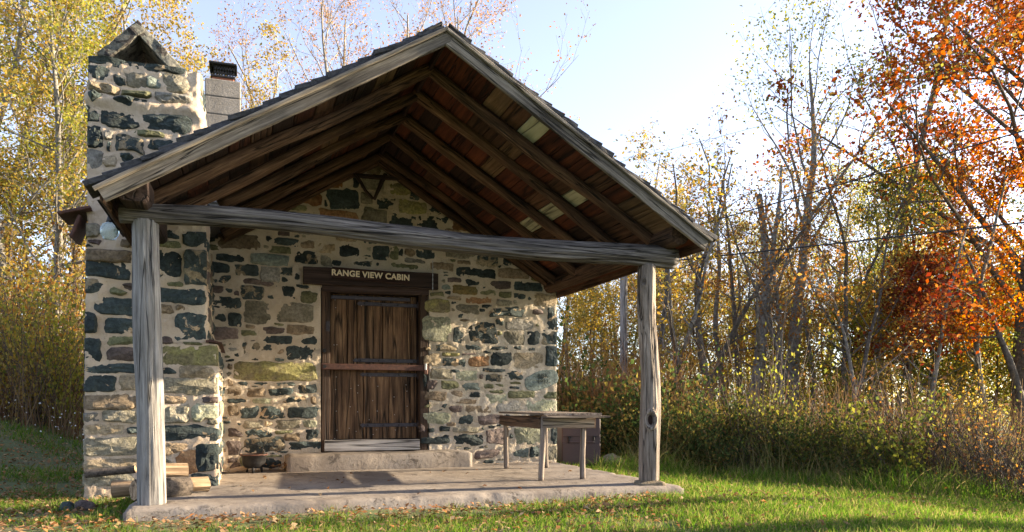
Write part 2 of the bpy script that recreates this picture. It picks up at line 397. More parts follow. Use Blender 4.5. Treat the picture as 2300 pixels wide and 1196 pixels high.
WALL = "-1.589,2.708,0.481,0.176,B;-1.044,2.745,0.32,0.086,D;-0.81,2.73,0.167,0.086,B;-1.127,2.647,0.223,0.099,O;-1.696,2.507,0.317,0.088,D;-1.243,2.514,0.43,0.134,V;-0.829,2.572,0.277,0.154,M;-1.809,2.388,0.179,0.109,D;-1.499,2.38,0.267,0.128,N;-1.238,2.335,0.239,0.188,G;-1.065,2.386,0.134,0.108,N;-1.073,2.295,0.091,0.054,D;-0.922,2.336,0.057,0.063,D;-1.778,2.254,0.192,0.083,D;-1.819,2.127,0.126,0.096,P;-1.707,2.115,0.074,0.044,D;-1.441,2.113,0.268,0.155,N;-1.032,2.129,0.156,0.167,D;-0.867,2.216,0.175,0.045,D;-0.777,2.089,0.19,0.136,O;-1.725,1.987,0.316,0.123,D;-1.382,1.882,0.303,0.277,A;-0.948,1.895,0.444,0.236,A;-1.799,1.8,0.127,0.096,D;-1.645,1.766,0.124,0.15,D;-1.238,2.072,0.068,0.054,D;-1.347,2.245,0.355,0.071,P;-1.881,2.709,0.045,0.044,D;-1.858,2.614,0.106,0.061,O;-1.168,2.203,0.056,0.022,D;-1.741,1.617,0.267,0.14,P;-1.481,1.636,0.188,0.049,O;-1.214,1.662,0.269,0.085,P;-0.881,1.68,0.328,0.1,B;-1.158,1.559,0.373,0.117,D;-0.785,1.562,0.181,0.105,D;-1.381,1.441,0.371,0.151,N;-1.118,1.425,0.103,0.072,B;-0.883,1.41,0.35,0.177,D;-1.176,1.17,0.963,0.219,Y;-1.655,1.43,0.111,0.035,G;-1.622,1.371,0.054,0.04,D;-1.131,1.319,0.129,0.031,V;-1.571,1.033,0.125,0.04,D;-1.323,1.035,0.203,0.031,D;-1.066,1.026,0.259,0.045,V;-0.805,0.973,0.211,0.109,N;-1.684,1.227,0.07,0.088,B;-1.686,1.034,0.058,0.07,B;-1.645,0.926,0.157,0.066,B;-1.393,0.916,0.206,0.107,B;-1.135,0.926,0.292,0.099,D;-1.691,1.486,0.041,0.026,D;-1.597,0.824,0.245,0.057,D;-1.293,0.817,0.297,0.089,L;-0.962,0.836,0.313,0.09,M;-0.737,0.827,0.057,0.082,B;-1.647,0.709,0.128,0.119,B;-1.474,0.689,0.192,0.142,D;-1.206,0.685,0.295,0.166,M;-0.868,0.677,0.355,0.127,D;-1.437,0.542,0.243,0.106,A;-1.255,0.554,0.102,0.071,T;-1.044,0.538,0.303,0.108,A;-0.77,0.542,0.141,0.096,L;-1.633,0.449,0.174,0.11,P;-1.371,0.43,0.299,0.116,M;-1.079,0.444,0.216,0.045,O;-0.986,0.373,0.195,0.104,B;-0.755,0.415,0.146,0.123,D;-1.298,0.298,0.479,0.192,N;-0.852,0.282,0.395,0.109,D;-1.641,0.264,0.149,0.145,P;-1.101,0.204,0.138,0.04,D;-1.208,0.193,0.077,0.031,D;-1.221,0.16,0.239,0.036,O;-1.25,0.08,0.281,0.098,D;-1.591,0.552,0.066,0.035,D;-0.572,2.69,0.21,0.119,T;-0.303,2.704,0.219,0.13,D;0.095,2.698,0.216,0.169,D;0.26,2.698,0.133,0.146,O;0.338,2.71,0.072,0.095,D;0.466,2.716,0.183,0.1,B;-0.152,2.537,0.258,0.084,N;-0.458,2.532,0.126,0.083,D;-0.575,2.539,0.134,0.137,A;0.39,2.536,0.355,0.052,O;0.524,2.625,0.242,0.062,G;0.066,2.537,0.047,0.038,D;-0.081,2.64,0.097,0.019,D;0.673,2.709,0.298,0.125,D;1.124,2.732,0.495,0.102,A;1.488,2.68,0.316,0.168,N;1.815,2.701,0.18,0.12,D;2.141,2.639,0.173,0.065,D;2.02,2.671,0.08,0.075,D;0.883,2.559,0.288,0.087,B;1.348,2.509,0.543,0.118,D;1.869,2.532,0.457,0.115,B;2.253,2.511,0.289,0.142,U;1.04,2.401,0.206,0.063,P;1.313,2.37,0.23,0.098,D;1.663,2.374,0.356,0.099,P;2.083,2.371,0.42,0.131,D;1.189,2.276,0.345,0.127,U;0.927,2.299,0.129,0.053,V;1.516,2.263,0.228,0.059,O;0.811,2.204,0.202,0.058,O;0.957,2.23,0.08,0.048,D;1.757,2.235,0.169,0.08,O;1.964,2.24,0.171,0.06,D;1.039,2.173,0.176,0.044,T;1.373,2.155,0.37,0.083,R;0.809,2.052,0.356,0.149,Y;1.738,2.127,0.226,0.104,A;1.224,2.028,0.315,0.088,A;1.493,2.084,0.15,0.049,D;2.332,2.192,0.361,0.162,T;1.806,2.015,0.539,0.134,M;2.217,2.032,0.174,0.066,P;2.447,1.953,0.177,0.305,D;0.799,1.757,0.395,0.324,L;1.678,1.884,0.115,0.099,M;1.946,1.856,0.411,0.165,G;1.13,1.939,0.076,0.054,D;1.667,2.605,0.084,0.035,D;1.173,2.64,0.172,0.039,B;2.447,2.357,0.177,0.097,D;1.107,1.686,0.141,0.195,D;1.442,1.716,0.377,0.275,M;1.887,1.673,0.26,0.175,A;2.165,1.683,0.19,0.161,D;2.395,1.69,0.269,0.173,N;0.69,1.496,0.078,0.067,T;0.952,1.51,0.289,0.082,N;1.311,1.516,0.225,0.059,D;1.665,1.527,0.278,0.055,D;1.913,1.541,0.101,0.04,D;1,1.429,0.225,0.053,Y;1.252,1.434,0.199,0.054,P;1.488,1.461,0.14,0.039,D;1.705,1.387,0.315,0.179,D;2.078,1.369,0.452,0.221,T;2.436,1.44,0.187,0.27,D;0.747,1.354,0.241,0.154,T;1.06,1.328,0.327,0.121,M;1.377,1.353,0.288,0.142,R;0.871,1.175,0.322,0.159,A;1.057,1.219,0.181,0.058,D;1.212,1.153,0.32,0.127,L;1.598,1.232,0.36,0.049,D;1.594,1.128,0.24,0.099,N;1.873,1.166,0.276,0.12,M;0.648,1.098,0.073,0.211,D;0.739,1.027,0.138,0.125,P;0.99,1.039,0.215,0.107,O;1.267,1.016,0.209,0.068,V;1.508,1.013,0.14,0.049,O;1.9,1.066,0.181,0.04,O;1.881,0.999,0.154,0.045,D;1.994,0.912,0.401,0.11,O;1.62,0.94,0.188,0.04,O;2.416,0.906,0.182,0.086,O;1.618,0.843,0.318,0.134,L;0.789,0.885,0.316,0.13,B;1.085,0.911,0.136,0.083,B;1.323,0.904,0.118,0.059,D;1.194,0.818,0.396,0.054,B;0.692,0.763,0.122,0.058,O;1.058,0.715,0.191,0.069,P;1.383,0.714,0.39,0.089,B;1.793,0.744,0.341,0.123,G;2.278,0.764,0.446,0.149,L;0.794,0.604,0.375,0.155,L;1.209,0.58,0.217,0.134,D;1.559,0.575,0.346,0.113,P;1.001,0.519,0.124,0.046,B;0.913,0.461,0.118,0.055,D;1.215,0.45,0.381,0.079,A;0.742,0.447,0.103,0.078,D;0.618,0.475,0.088,0.114,P;0.79,0.316,0.403,0.11,D;0.934,0.366,0.133,0.051,D;1.235,0.318,0.401,0.148,D;1.643,0.353,0.318,0.198,P;2.082,0.359,0.399,0.244,L;2.469,0.346,0.105,0.213,D;2.184,0.139,0.155,0.134,D;2.402,0.125,0.282,0.174,A;1.972,0.139,0.229,0.133,V;1.764,0.151,0.095,0.118,D;1.522,0.118,0.379,0.098,P;1.187,0.121,0.144,0.097,P;1.533,0.022,0.118,0.038,D;-0.377,3.313,0.383,0.269,D;-0.091,3.357,0.162,0.143,A;0.151,3.307,0.24,0.123,D;-0.023,3.553,0.298,0.184,A;-0.226,3.554,0.094,0.155,D;-0.467,3.503,0.177,0.1,R;-0.66,3.431,0.142,0.1,A;-0.782,3.3,0.269,0.166,R;-0.925,3.168,0.248,0.072,O;-1.112,3.152,0.138,0.059,A;-0.895,3.059,0.445,0.112,A;-0.436,3.087,0.474,0.201,R;0.014,3.131,0.292,0.218,A;0.369,3.106,0.349,0.166,D;0.711,3.098,0.321,0.196,D;0.915,3.175,0.116,0.091,D;1.116,3.127,0.213,0.177,R;0.502,3.297,0.366,0.166,Y;0.88,3.312,0.39,0.176,D;0.665,3.461,0.413,0.132,M;0.348,3.514,0.278,0.131,Y;0.4,3.702,0.328,0.124,N;0.65,3.609,0.213,0.098,Y;0.017,3.748,0.218,0.157,B;-0.401,3.61,0.178,0.06,P;-0.185,3.73,0.134,0.095,B;0.333,3.826,0.139,0.096,B;1.032,3.032,0.234,0.057,B;1.357,3.104,0.179,0.079,O;1.51,3.041,0.113,0.057,D;-0.588,3.248,0.039,0.093,D;-1.317,3.033,0.173,0.052,B"
CHIM = "-2.871,2.38,0.14,0.128,A;-2.849,2.284,0.097,0.053,P;-2.888,2.251,0.093,0.038,D;-2.572,2.281,0.086,0.069,B;-2.736,2.155,0.415,0.129,B;-2.742,2.043,0.398,0.163,D;-2.854,1.88,0.187,0.136,N;-2.642,1.704,0.365,0.16,D;-2.654,1.818,0.126,0.038,O;-2.544,1.889,0.072,0.038,P;-2.203,2.381,0.206,0.062,D;-1.994,2.363,0.225,0.122,D;-2.203,2.311,0.206,0.078,O;-2.238,2.124,0.291,0.221,D;-1.987,2.099,0.21,0.33,N;-2.157,1.923,0.129,0.043,O;-2.119,1.815,0.459,0.152,D;-2.246,1.7,0.135,0.089,B;-2.118,1.716,0.05,0.039,B;-2.424,2.299,0.195,0.116,B;-2.459,2.062,0.125,0.215,A;-2.432,1.833,0.125,0.154,P;-2.39,1.673,0.126,0.108,G;-2.886,1.534,0.117,0.181,D;-2.619,1.505,0.236,0.13,D;-2.864,1.293,0.16,0.204,D;-2.592,1.38,0.25,0.069,O;-2.586,1.254,0.24,0.107,P;-2.699,1.113,0.464,0.095,D;-2.793,0.977,0.282,0.166,D;-2.566,0.987,0.172,0.153,T;-2.711,0.802,0.46,0.156,B;-2.029,1.518,0.249,0.243,D;-2.254,1.382,0.117,0.054,P;-2.013,1.373,0.145,0.024,O;-2.028,1.235,0.499,0.188,Y;-2.224,1.099,0.177,0.078,D;-1.976,1.095,0.32,0.142,T;-2.046,0.964,0.534,0.165,A;-2.195,0.831,0.235,0.086,B;-1.849,0.821,0.14,0.075,P;-2.393,1.513,0.161,0.139,A;-2.383,1.259,0.14,0.185,V;-2.393,1.023,0.133,0.193,G;-2.397,0.811,0.14,0.154,P;-2.631,0.677,0.3,0.141,A;-2.869,0.671,0.123,0.087,G;-2.757,0.551,0.347,0.091,T;-2.518,0.533,0.131,0.061,D;-2.697,0.391,0.461,0.182,A;-2.694,0.212,0.427,0.144,T;-2.708,0.099,0.427,0.114,A;-2.156,0.692,0.257,0.172,A;-1.9,0.707,0.241,0.142,L;-1.83,0.619,0.103,0.063,A;-2.046,0.503,0.534,0.157,D;-2.192,0.369,0.242,0.101,B;-2.049,0.237,0.188,0.251,R;-1.892,0.27,0.242,0.28,D;-1.9,0.059,0.256,0.142,D;-2.383,0.689,0.14,0.162,T;-2.383,0.539,0.112,0.093,P;-2.386,0.377,0.133,0.17,B;-2.319,0.155,0.295,0.209,A;-2.755,3.998,0.315,0.087,D;-2.311,3.985,0.484,0.127,D;-2.828,3.851,0.17,0.099,D;-2.496,3.828,0.204,0.144,A;-2.62,3.791,0.089,0.081,D;-2.348,3.821,0.138,0.114,V;-2.172,3.847,0.193,0.179,A;-2.496,3.684,0.272,0.082,O;-2.185,3.698,0.303,0.102,G;-2.791,3.686,0.319,0.105,T;-2.836,3.606,0.197,0.105,D;-2.526,3.595,0.344,0.125,D;-2.907,3.504,0.054,0.055,D;-2.861,3.433,0.147,0.099,D;-2.619,3.433,0.358,0.125,D;-2.248,3.451,0.429,0.159,D;-2.382,3.34,0.252,0.057,O;-2.839,3.25,0.159,0.222,D;-2.74,3.265,0.072,0.081,G;-2.721,3.181,0.044,0.106,D;-2.561,3.212,0.242,0.131,N;-2.29,3.243,0.208,0.095,D;-2.587,3.115,0.101,0.056,D;-2.841,3.046,0.164,0.185,G;-2.731,3.04,0.133,0.099,T"
def dec(s): return [(float(a), float(b), float(c), float(d), e) for a, b, c, d, e in (q.split(',') for q in s.split(';'))]
wall_st = [q for q in dec(WALL)]
chim_st = dec(CHIM)
rnd = random.Random(5)

# front wall: rough mortar sheet (door opening left out), wrapped round the right corner
WX0, WX1 = -2.45, 2.50
def mort(x, z, k=0):
    return .011*fb(x*3.1, z*3.1, k, 3)+.009*nz(x*14, z*14, k+3)+.008*nz(x*31, z*31, k+7)
st = .017; cols = np.arange(WX0, WX1+.30, st); rows = np.arange(-.2, 3.86, st); V = []; idx = {}; F = []
def wp(s, z):
    d = mort(s, z)+.003
    if s <= WX1-.03: return (s, -d, z)
    if s >= WX1+.03: return (WX1+d, s-WX1, z)
    a = (s-WX1+.03)/.06*math.pi/2
    return (WX1-.03+.03*math.sin(a)+d*math.sin(a), .03-.03*math.cos(a)-d*math.cos(a), z)
for j, z in enumerate(rows):
    for i, s in enumerate(cols):
        x = min(s, WX1)
        if z > deckz(x)-.03: continue
        if DOOR[0] < s < DOOR[1] and z < DOOR[3]: continue
        idx[i, j] = len(V); V.append(wp(s, z))
for (i, j) in idx:
    q = [idx.get(p) for p in ((i, j), (i+1, j), (i+1, j+1), (i, j+1))]
    if None not in q: F.append(q)
fwall = obj('front_wall', npmesh('front_wall', np.array(V), np.array(F), True), MORTAR, cabin)
# cabin body behind it (side and rear walls, door reveals)
bx = []
def addbox(L, x0, x1, y0, y1, z0, z1):
    b = len(L[0]); L[0].extend([(x0,y0,z0),(x1,y0,z0),(x1,y1,z0),(x0,y1,z0),(x0,y0,z1),(x1,y0,z1),(x1,y1,z1),(x0,y1,z1)])
    L[1].extend([tuple(b+k for k in q) for q in ((3,2,1,0),(4,5,6,7),(0,1,5,4),(1,2,6,5),(2,3,7,6),(3,0,4,7))])
Lb = ([], [])
addbox(Lb, WX1-.35, WX1-.008, .29, 5.0, -.2, 2.30); addbox(Lb, WX0, WX0+.35, .05, 5.0, -.2, 2.30); addbox(Lb, WX0+.36, WX1-.36, 4.7, 5.02, -.2, 2.32)
addbox(Lb, DOOR[0]-.25, DOOR[0]-.012, .035, .34, -.2, 2.3); addbox(Lb, DOOR[1]+.012, DOOR[1]+.25, .035, .34, -.2, 2.3)
obj('side_walls', mesh('side_walls', *Lb), MORTAR, cabin)
# filler stones in the untraced places
def overlaps(x, z, w, h, L, m=.012):
    for a, b, c, d, _ in L:
        if abs(x-a) < (w+c)/2*.95+m and abs(z-b) < (h+d)/2*.95+m: return True
    return False
blocked = [((DOOR[0]+DOOR[1])/2, 1.1, DOOR[1]-DOOR[0]+.06, 2.3, '-'), (-.03, 2.36, 1.70, .22, '-'), (.03, 2.2, 1.36, .1, '-'), (.04, .05, 2.2, .28, '-'), (2.262, 1.11, .50, .29, '-')]
allst = wall_st+blocked; fill = []
for big, cnt in ((1, 900), (0, 2500)):
    for _ in range(cnt):
        if len(fill)+len(wall_st) > 298: break
        w, h = (rnd.uniform(.14, .32), rnd.uniform(.06, .14)) if big else (rnd.uniform(.04, .12), rnd.uniform(.02, .05))
        x = rnd.uniform(-1.85+w/2, 2.46-w/2); z = rnd.uniform(.02, 3.6)
        if z+h/2 > deckz(x+math.copysign(w/2, x))-.16 or overlaps(x, z, w, h, allst): continue
        q = (x, z, w, h, rnd.choice('DDDDBAPOAM' if not big else 'DDBAPOGTN')); fill.append(q); allst.append(q)
outl = pack(wall_st+fill, blocked, 3)
for i, (x, z, w, h, t) in enumerate(wall_st+fill):
    o = [(min(px_, WX1+.004-x), pz) for px_, pz in outl[i]]
    put_stone(x, 0, z, w, h, t, fwall, seed=i*13+1, proud=rnd.uniform(.010, .028), depth=.07, outline=o)
# quoins turning the right corner
for i in range(11):
    h = .19; put_stone(WX1-.006, .16, .02+i*.205, .24, h*.8, rnd.choice('DABGMP'), fwall, 'x', seed=900+i)
# carved stone
bs = obj('carved_stone', stone_mesh(.50, .29, 777, .07, .014, .07, .08), S['V'], fwall, Matrix(((1,0,0,2.262),(0,0,-1,0),(0,1,0,1.11),(0,0,0,1)))); bs.name = 'carved_stone'
tag(bs, 'pale green stone carved with four letters and a year')
def text(name, body, size, mat, parent, mw, ext=.003, off=0.0, sx=1.0, sp=1.0):
    cu = bpy.data.curves.new(name, 'FONT'); cu.body = body; cu.size = size; cu.extrude = ext; cu.offset = off
    cu.align_x = 'CENTER'; cu.align_y = 'CENTER'; cu.space_character = sp
    t = bpy.data.objects.new(name, cu); COL.objects.link(t); bpy.context.view_layer.update()
    m = bpy.data.meshes.new_from_object(t.evaluated_get(bpy.context.evaluated_depsgraph_get()))
    bpy.data.objects.remove(t); bpy.data.curves.remove(cu)
    o = obj(name, m, mat, parent, mw @ Matrix.Diagonal((sx, 1, 1, 1))); m.materials.clear(); m.materials.append(mat); return o
def facing(x, y, z, rot=0): return Matrix.Translation((x, y, z)) @ Matrix.Rotation(rot, 4, 'Y') @ Matrix.Rotation(R(90), 4, 'X')
CARVE = plain_mat('carved_letter', (.03,.042,.038), (.05,.062,.055), 30, .9, .1)
for body, z in (('BISK', .035), ('1937', -.045)):
    t = text('inscription', body, .075, CARVE, None, facing(2.285, -.023, 1.13+z), .004, .0008, 1.0, 1.1)
    t.parent = fwall

# chimney: mortar sheet over left side, front and right side
CF = -1.66; CTOP = 3.97
def cxr(z): return -1.78-.004*z if z < 1.37 else -1.875-.05*(z-1.37)/2.6 if z < 3.55 else -1.95
def cxl(z): return -2.93+.012*z
def cback(z): return .04 if z < 2.2 else -.55
st = .02; V = []; F = []; zs = np.concatenate([np.arange(-.2, 1.36, st), [1.365, 1.375], np.arange(1.39, CTOP, st), [CTOP]])
nL, nF, nR = 10, 58, 84; nc = nL+nF+nR
for z in zs:
    l, r, b = cxl(z), cxr(z), cback(z)
    led = .045*math.exp(-((z-3.60)/.06)**2)
    for i in range(nc):
        if i < nL: p = (l, b+(CF-b)*i/nL, -1, 0)
        elif i < nL+nF: p = (l+(r-l)*(i-nL)/nF, CF, 0, -1)
        else: p = (r, CF+(b-CF)*(i-nL-nF)/(nR-1), 1, 0)
        k = 1
        d = (mort(p[0]*1.0+p[1], z, 20)*1.3+.002)*k + led
        if i == nL: p = (p[0], p[1], -.7, -.7)
        if i == nL+nF: p = (p[0]-.01, p[1]+.01, .7, -.7)
        V.append((p[0]+p[2]*d, p[1]+p[3]*d, z+.01*nz(p[0]*3, p[1]*3)*(z > 3.9)))
for j in range(len(zs)-1):
    for i in range(nc-1): F.append((j*nc+i, j*nc+i+1, (j+1)*nc+i+1, (j+1)*nc+i))
chim = obj('chimney', npmesh('chimney', np.array(V), np.array(F), True), MORTARC, cabin)
Lb = ([], []); addbox(Lb, -2.87, -1.97, CF+.03, -.56, 2.2, CTOP-.01)
obj('chimney_core', mesh('chimney_core', *Lb), MORTARC, chim)
outl = pack(chim_st, [], 8, (.0, .045), (.012, .034))
for i, (x, z, w, h, t) in enumerate(chim_st):
    r = cxr(z)-.005
    x0, x1 = max(x-w/2, cxl(z)+.005), min(x+w/2, r)
    pr = rnd.uniform(.016, .040)
    if 3.5 < z < 3.72: pr += .04
    o = [(max(min(a, r+.012-x), cxl(z)-.012-x), min(b, CTOP+.02-z)) for a, b in outl[i]]
    put_stone(x, CF, z, w, h, t, chim, seed=4000+i*7, proud=pr, depth=.09, outline=o)
z = 0.03
while z < 2.35:
    h = rnd.uniform(.10, .24); y = CF+.04
    while y < -.05:
        w = rnd.uniform(.16, .45); w = min(w, .02-y)
        if not (1.28 < z+h/2 < 1.45) and w > .1: put_stone(cxr(z+h/2)-.004, y+w/2, z+h/2, w*.86, h*.8, rnd.choice('DDDABTGPM'), chim, 'x', seed=int(z*1000+y*77)+9000, proud=.024)
        y += w
    z += h
z = 2.75
while z < 3.85:
    h = rnd.uniform(.12, .22); y = CF+.04
    while y < -.7:
        w = rnd.uniform(.2, .4); put_stone(cxr(z+h/2)-.004, y+w/2, z+h/2, w*.84, h*.78, rnd.choice('TTADG'), chim, 'x', seed=int(z*1000+y*77)+9500, proud=.024); y += w
    z += h
# two leaning cap slabs
def slab(p0, p1, w, t, mat, parent, name='cap_slab', seed=0):
    return plank(name, p0, p1, w, t, (0, 1, 0), mat, parent, seed, .018, 6)
CAPM = stone_mat('cap_stone', (.06,.07,.065), (.22,.20,.16), (.035,.03,.028), .55)
slab((-2.80, CF+.45, CTOP+.03), (-2.47, CF+.45, CTOP+.37), .85, .10, CAPM, chim, seed=1)
slab((-2.12, CF+.45, CTOP+.0), (-2.51, CF+.45, CTOP+.40), .80, .10, CAPM, chim, seed=2)
# metal shoulder plates
plank('shoulder_plate', (-1.89, CF-.025, 1.393), (-1.80, CF-.025, 1.388), .03, .022, (0,1,0), RUST, chim, 3, .003)
plank('shoulder_plate', (-1.80, CF-.03, 1.392), (-1.80, -.1, 1.392), .12, .010, (1,0,-.25), RUST, chim, 4, .003)
plank('drip_plate', (-3.12, CF+.12, 2.50), (-2.86, CF+.12, 2.58), .45, .03, (0,1,0), RUST, chim, 5, .003)
plank('drip_plate', (-3.02, CF+.12, 2.30), (-2.95, CF+.12, 2.5), .40, .03, (0,1,0), RUST, chim, 6, .003)

# block flue with its cap
fl = obj('flue', boxm('flue', .36, .36, 3.0), BLOCK, cabin, Matrix.Translation((-1.785, 1.02, 1.9)))
zt = 4.93
for k in range(7):
    obj('block', boxm('block', .43, .43, .222, .012), BLOCK, fl, Matrix.Translation((0, 0, zt-.226*(k+1)-1.9)))
obj('flue_liner', boxm('flue_liner', .27, .27, .06, .01), CLAY, fl, Matrix.Translation((0, 0, zt-1.9)))
cap = obj('flue_cap', boxm('flue_cap', .34, .34, .03, .008), IRON, fl, Matrix.Translation((0, 0, zt+.21-1.9)))
obj('cap_skirt', boxm('cap_skirt', .30, .30, .03, .005), IRON, fl, Matrix.Translation((0, 0, zt+.05-1.9)))
Lb = ([], [])
for sgn in (-1, 1):
    for k in range(9):
        q = -.13+.26*k/8
        for (dx, dy) in ((q, sgn*.13), (sgn*.13, q)):
            for lean in (-.02, .02):
                b = len(Lb[0]); t = .0045
                ux, uy = (1, 0) if abs(dy) == .13 and not abs(dx) > .1301 and (dx, dy) == (q, sgn*.13) else (0, 1)
                Lb[0].extend([(dx-ux*(t+lean), dy-uy*(t+lean), 0), (dx+ux*(t-lean), dy+uy*(t-lean), 0), (dx+ux*(t+lean), dy+uy*(t+lean), .14), (dx-ux*(t-lean), dy-uy*(t-lean), .14)])
                Lb[1].append((b, b+1, b+2, b+3))
tag(obj('mesh_screen', mesh('mesh_screen', *Lb), IRON, fl, Matrix.Translation((0, 0, zt+.075-1.9))))

# porch slab and door step
def slabmesh(name, x0, x1, y0, y1, z0, z1, rnd_edge, seed, n=70, m=44):
    V = []; F = []
    for j in range(m+1):
        for i in range(n+1):
            a, b = i/n, j/m
            x, y = x0+(x1-x0)*a, y0+(y1-y0)*b
            e = min((x-x0), (x1-x), (y-y0)); e2 = max(0, 1-e/rnd_edge)
            z = z1 - rnd_edge*.55*(e2**2.2) + .007*nz(x*1.7, y*1.7, seed) + .004*nz(x*9, y*9, seed) - (.018*max(0, nz(x*5, y*5, seed+2)-.1)/.4 if e < .09 else 0)
            if i == 0: x += .03*nz(y*2, seed)
            if i == n: x += .04*nz(y*2, seed+3)
            if j == 0: y += .03*nz(x*1.6, seed+5)
            V.append((x, y, z))
    top = len(V)
    for j in range(m):
        for i in range(n): F.append((j*(n+1)+i, j*(n+1)+i+1, (j+1)*(n+1)+i+1, (j+1)*(n+1)+i))
    ring = [i for i in range(n+1)]+[j*(n+1)+n for j in range(1, m+1)]+[m*(n+1)+i for i in range(n-1, -1, -1)]+[j*(n+1) for j in range(m-1, 0, -1)]
    for k in ring: V.append((V[k][0], V[k][1], z0))
    L = len(ring)
    for k in range(L): F.append((ring[k], top+k, top+(k+1)%L, ring[(k+1)%L]))
    return npmesh(name, np.array(V), np.array(F), True)
obj('porch_slab', slabmesh('porch_slab', -2.41, 2.47, -3.20, .03, -.3, 0.0, .055, 2, 160, 90), CONC, cabin)
obj('door_step', slabmesh('door_step', -1.07, 1.16, -.46, .03, -.02, .19, .035, 9, 50, 14), CONC, cabin)

# roof ------------------------------------------------------------------
YF = -3.38                       # front edge of the deck
def on(s, d, sgn, y):            # slope distance s from ridge, depth d below deck top
    return Vector((XR+sgn*(s*CS + d*SL*CS*(-1)), y, ZR - s*SL*CS - d*CS))
Lb = ([], [])
roof = None
SLEN = 3.00
V = []; F = []
for sgn in (-1, 1):              # stepped shingle courses over the whole roof, real courses 14 cm apart
    for k in range(22):
        s0, s1 = SLEN+.06-k*.142, SLEN+.06-(k+1)*.142
        y0 = YF+.34; y1 = 5.3
        if sgn < 0 and s0*CS > 1.80: y1 = CF-.02
        b = len(V)
        for s, d in ((s0, -.032), (s0, -.006), (s1, -.012)):
            for y in (y0, y1): V.append(on(max(s, 0), d, sgn, y))
        F += [(b, b+1, b+3, b+2), (b, b+1, b+5, b+4)]
        if sgn < 0 and s0*CS > 1.80:
            b = len(V)
            for s, d in ((s0, -.032), (s0, -.006), (s1, -.012)):
                for y in (-.5, 5.3): V.append(on(max(s, 0), d, sgn, y))
            F += [(b, b+1, b+3, b+2), (b, b+1, b+5, b+4)]
roof = tag(obj('roof', mesh('roof', V, F), SHING, cabin), 'dark weathered shingle roof')
pr = random.Random(11)
for sgn in (-1, 1):
    for k in range(22):          # the two front columns of shingles, shingle by shingle
        s0 = SLEN+.07-k*.142
        y = YF-.035+pr.uniform(-.015, .015)
        for c in range(2):
            w = pr.uniform(.15, .2)
            a = on(s0, -.052-pr.uniform(0, .018), sgn, y+w/2); b = on(max(s0-.30, 0.0), -.022, sgn, y+w/2)
            plank('shingle', a, b, w-.006, pr.uniform(.034, .048), (0, 1, 0), SHING, roof, seed=k*10+c+500*sgn, rough=.006, seg=3)
            y += w
for k in range(9):
    for sgn in (-1, 1):
        y = YF-.03+k*.16
        plank('ridge_shingle', on(.17, -.066, sgn, y+.08), on(.0, -.066, sgn, y+.08), .17, .02, (0, 1, 0), SHING, roof, seed=900+k*2+sgn, rough=.006, seg=3)
RY = [-2.84, -2.27, -1.66, -1.02, -.36]
# deck boards seen from below, broken over rafters
NB = 15; bw = SLEN/NB
special = {(1, 9): {0: 2, 1: 3, 2: 3, 3: 3}, (1, 5): {0: 3, 1: 4, 2: 4}, (1, 4): {0: 2}, (1, 3): {0: 4}, (1, 11): {0: 4, 1: 2}, (1, 12): {0: 4}, (1, 8): {0: 1}, (-1, 2): {0: 4, 1: 4}, (-1, 4): {2: 4, 1: 2}, (1, 13): {0: 4}}
for sgn in (-1, 1):
    for b in range(NB):
        s = (b+.5)*bw
        yend = .35
        if sgn < 0 and (s+bw/2)*CS > 1.82: yend = CF-.01
        cuts = [YF]+[y for y in RY if y < yend-.2]+[yend]
        sp = special.get((sgn, b), {})
        # merge some neighbours into longer boards
        runs = []; i = 0
        while i < len(cuts)-1:
            n = 1
            if not sp: n = pr.choice((1, 1, 2, 3))
            j = min(i+n, len(cuts)-1); runs.append((cuts[i], cuts[j], sp.get(i))); i = j
        for y0, y1, mi in runs:
            if mi is None: mi = pr.choice((0, 0, 1, 1, 1, 2)) if sgn > 0 else pr.choice((0, 0, 1, 2))
            plank('roof_board', on(s, .013, sgn, y0+.002), on(s, .013, sgn, y1-.002), bw-pr.uniform(.003, .012), .022, (sgn*CS, 0, -SL*CS), DECK[mi], roof, seed=b*31+int(y0*50)+sgn*7, rough=.003, seg=4)
Lb = ([], [])
for sgn in (-1, 1):     # plain deck over the interior, out of sight
    b = len(Lb[0])
    for s in (0, SLEN):
        for y in (.36, 5.3): Lb[0].append(on(s, .006, sgn, y))
    Lb[1].append((b, b+1, b+3, b+2))
obj('rear_deck', mesh('rear_deck', *Lb), DECK[0], roof)
for i, y in enumerate(RY):
    for sgn in (-1, 1):
        e = SLEN-.16
        if sgn < 0 and y > CF-.12: e = 1.84/CS
        logo('rafter', on(e, .082, sgn, y), on(.02, .078, sgn, y), pr.uniform(.052, .062), pr.uniform(.046, .054), RAFT, roof, seed=i*5+sgn, n=12, rings=26, wob=.05, groove=.10, square=.35)
for sgn in (-1, 1):     # rafter lying against the wall
    e = SLEN-.2 if sgn > 0 else 1.84/CS
    logo('rafter', on(e, .08, sgn, -.09), on(.02, .08, sgn, -.09), .052, .05, RAFT, roof, seed=60+sgn, n=10, rings=20, wob=.03, groove=.1, square=.4)
plank('ridge_board', (XR, YF+.06, ZR-.075), (XR, .3, ZR-.075), .07, .03, (0, 0, 1), DECK[0], roof, 5)
V = []; F = []
for sgn in (-1, 1):
    for s0, s1, y0, y1 in (((0, SLEN+.02, YF+.01, 5.28),) if sgn > 0 else ((0, 1.80/CS, YF+.01, 5.28), (1.80/CS, SLEN+.02, YF+.01, CF-.03), (1.80/CS, SLEN+.02, -.5, 5.28))):
        b = len(V); V += [on(s0, -.004, sgn, y0), on(s0, -.004, sgn, y1), on(s1, -.004, sgn, y1), on(s1, -.004, sgn, y0)]; F.append((b, b+1, b+2, b+3))
obj('sky_gap_sheet', mesh('sky_gap_sheet', V, F), SHING, roof)  # sheet added to block sky showing through gaps between the boards
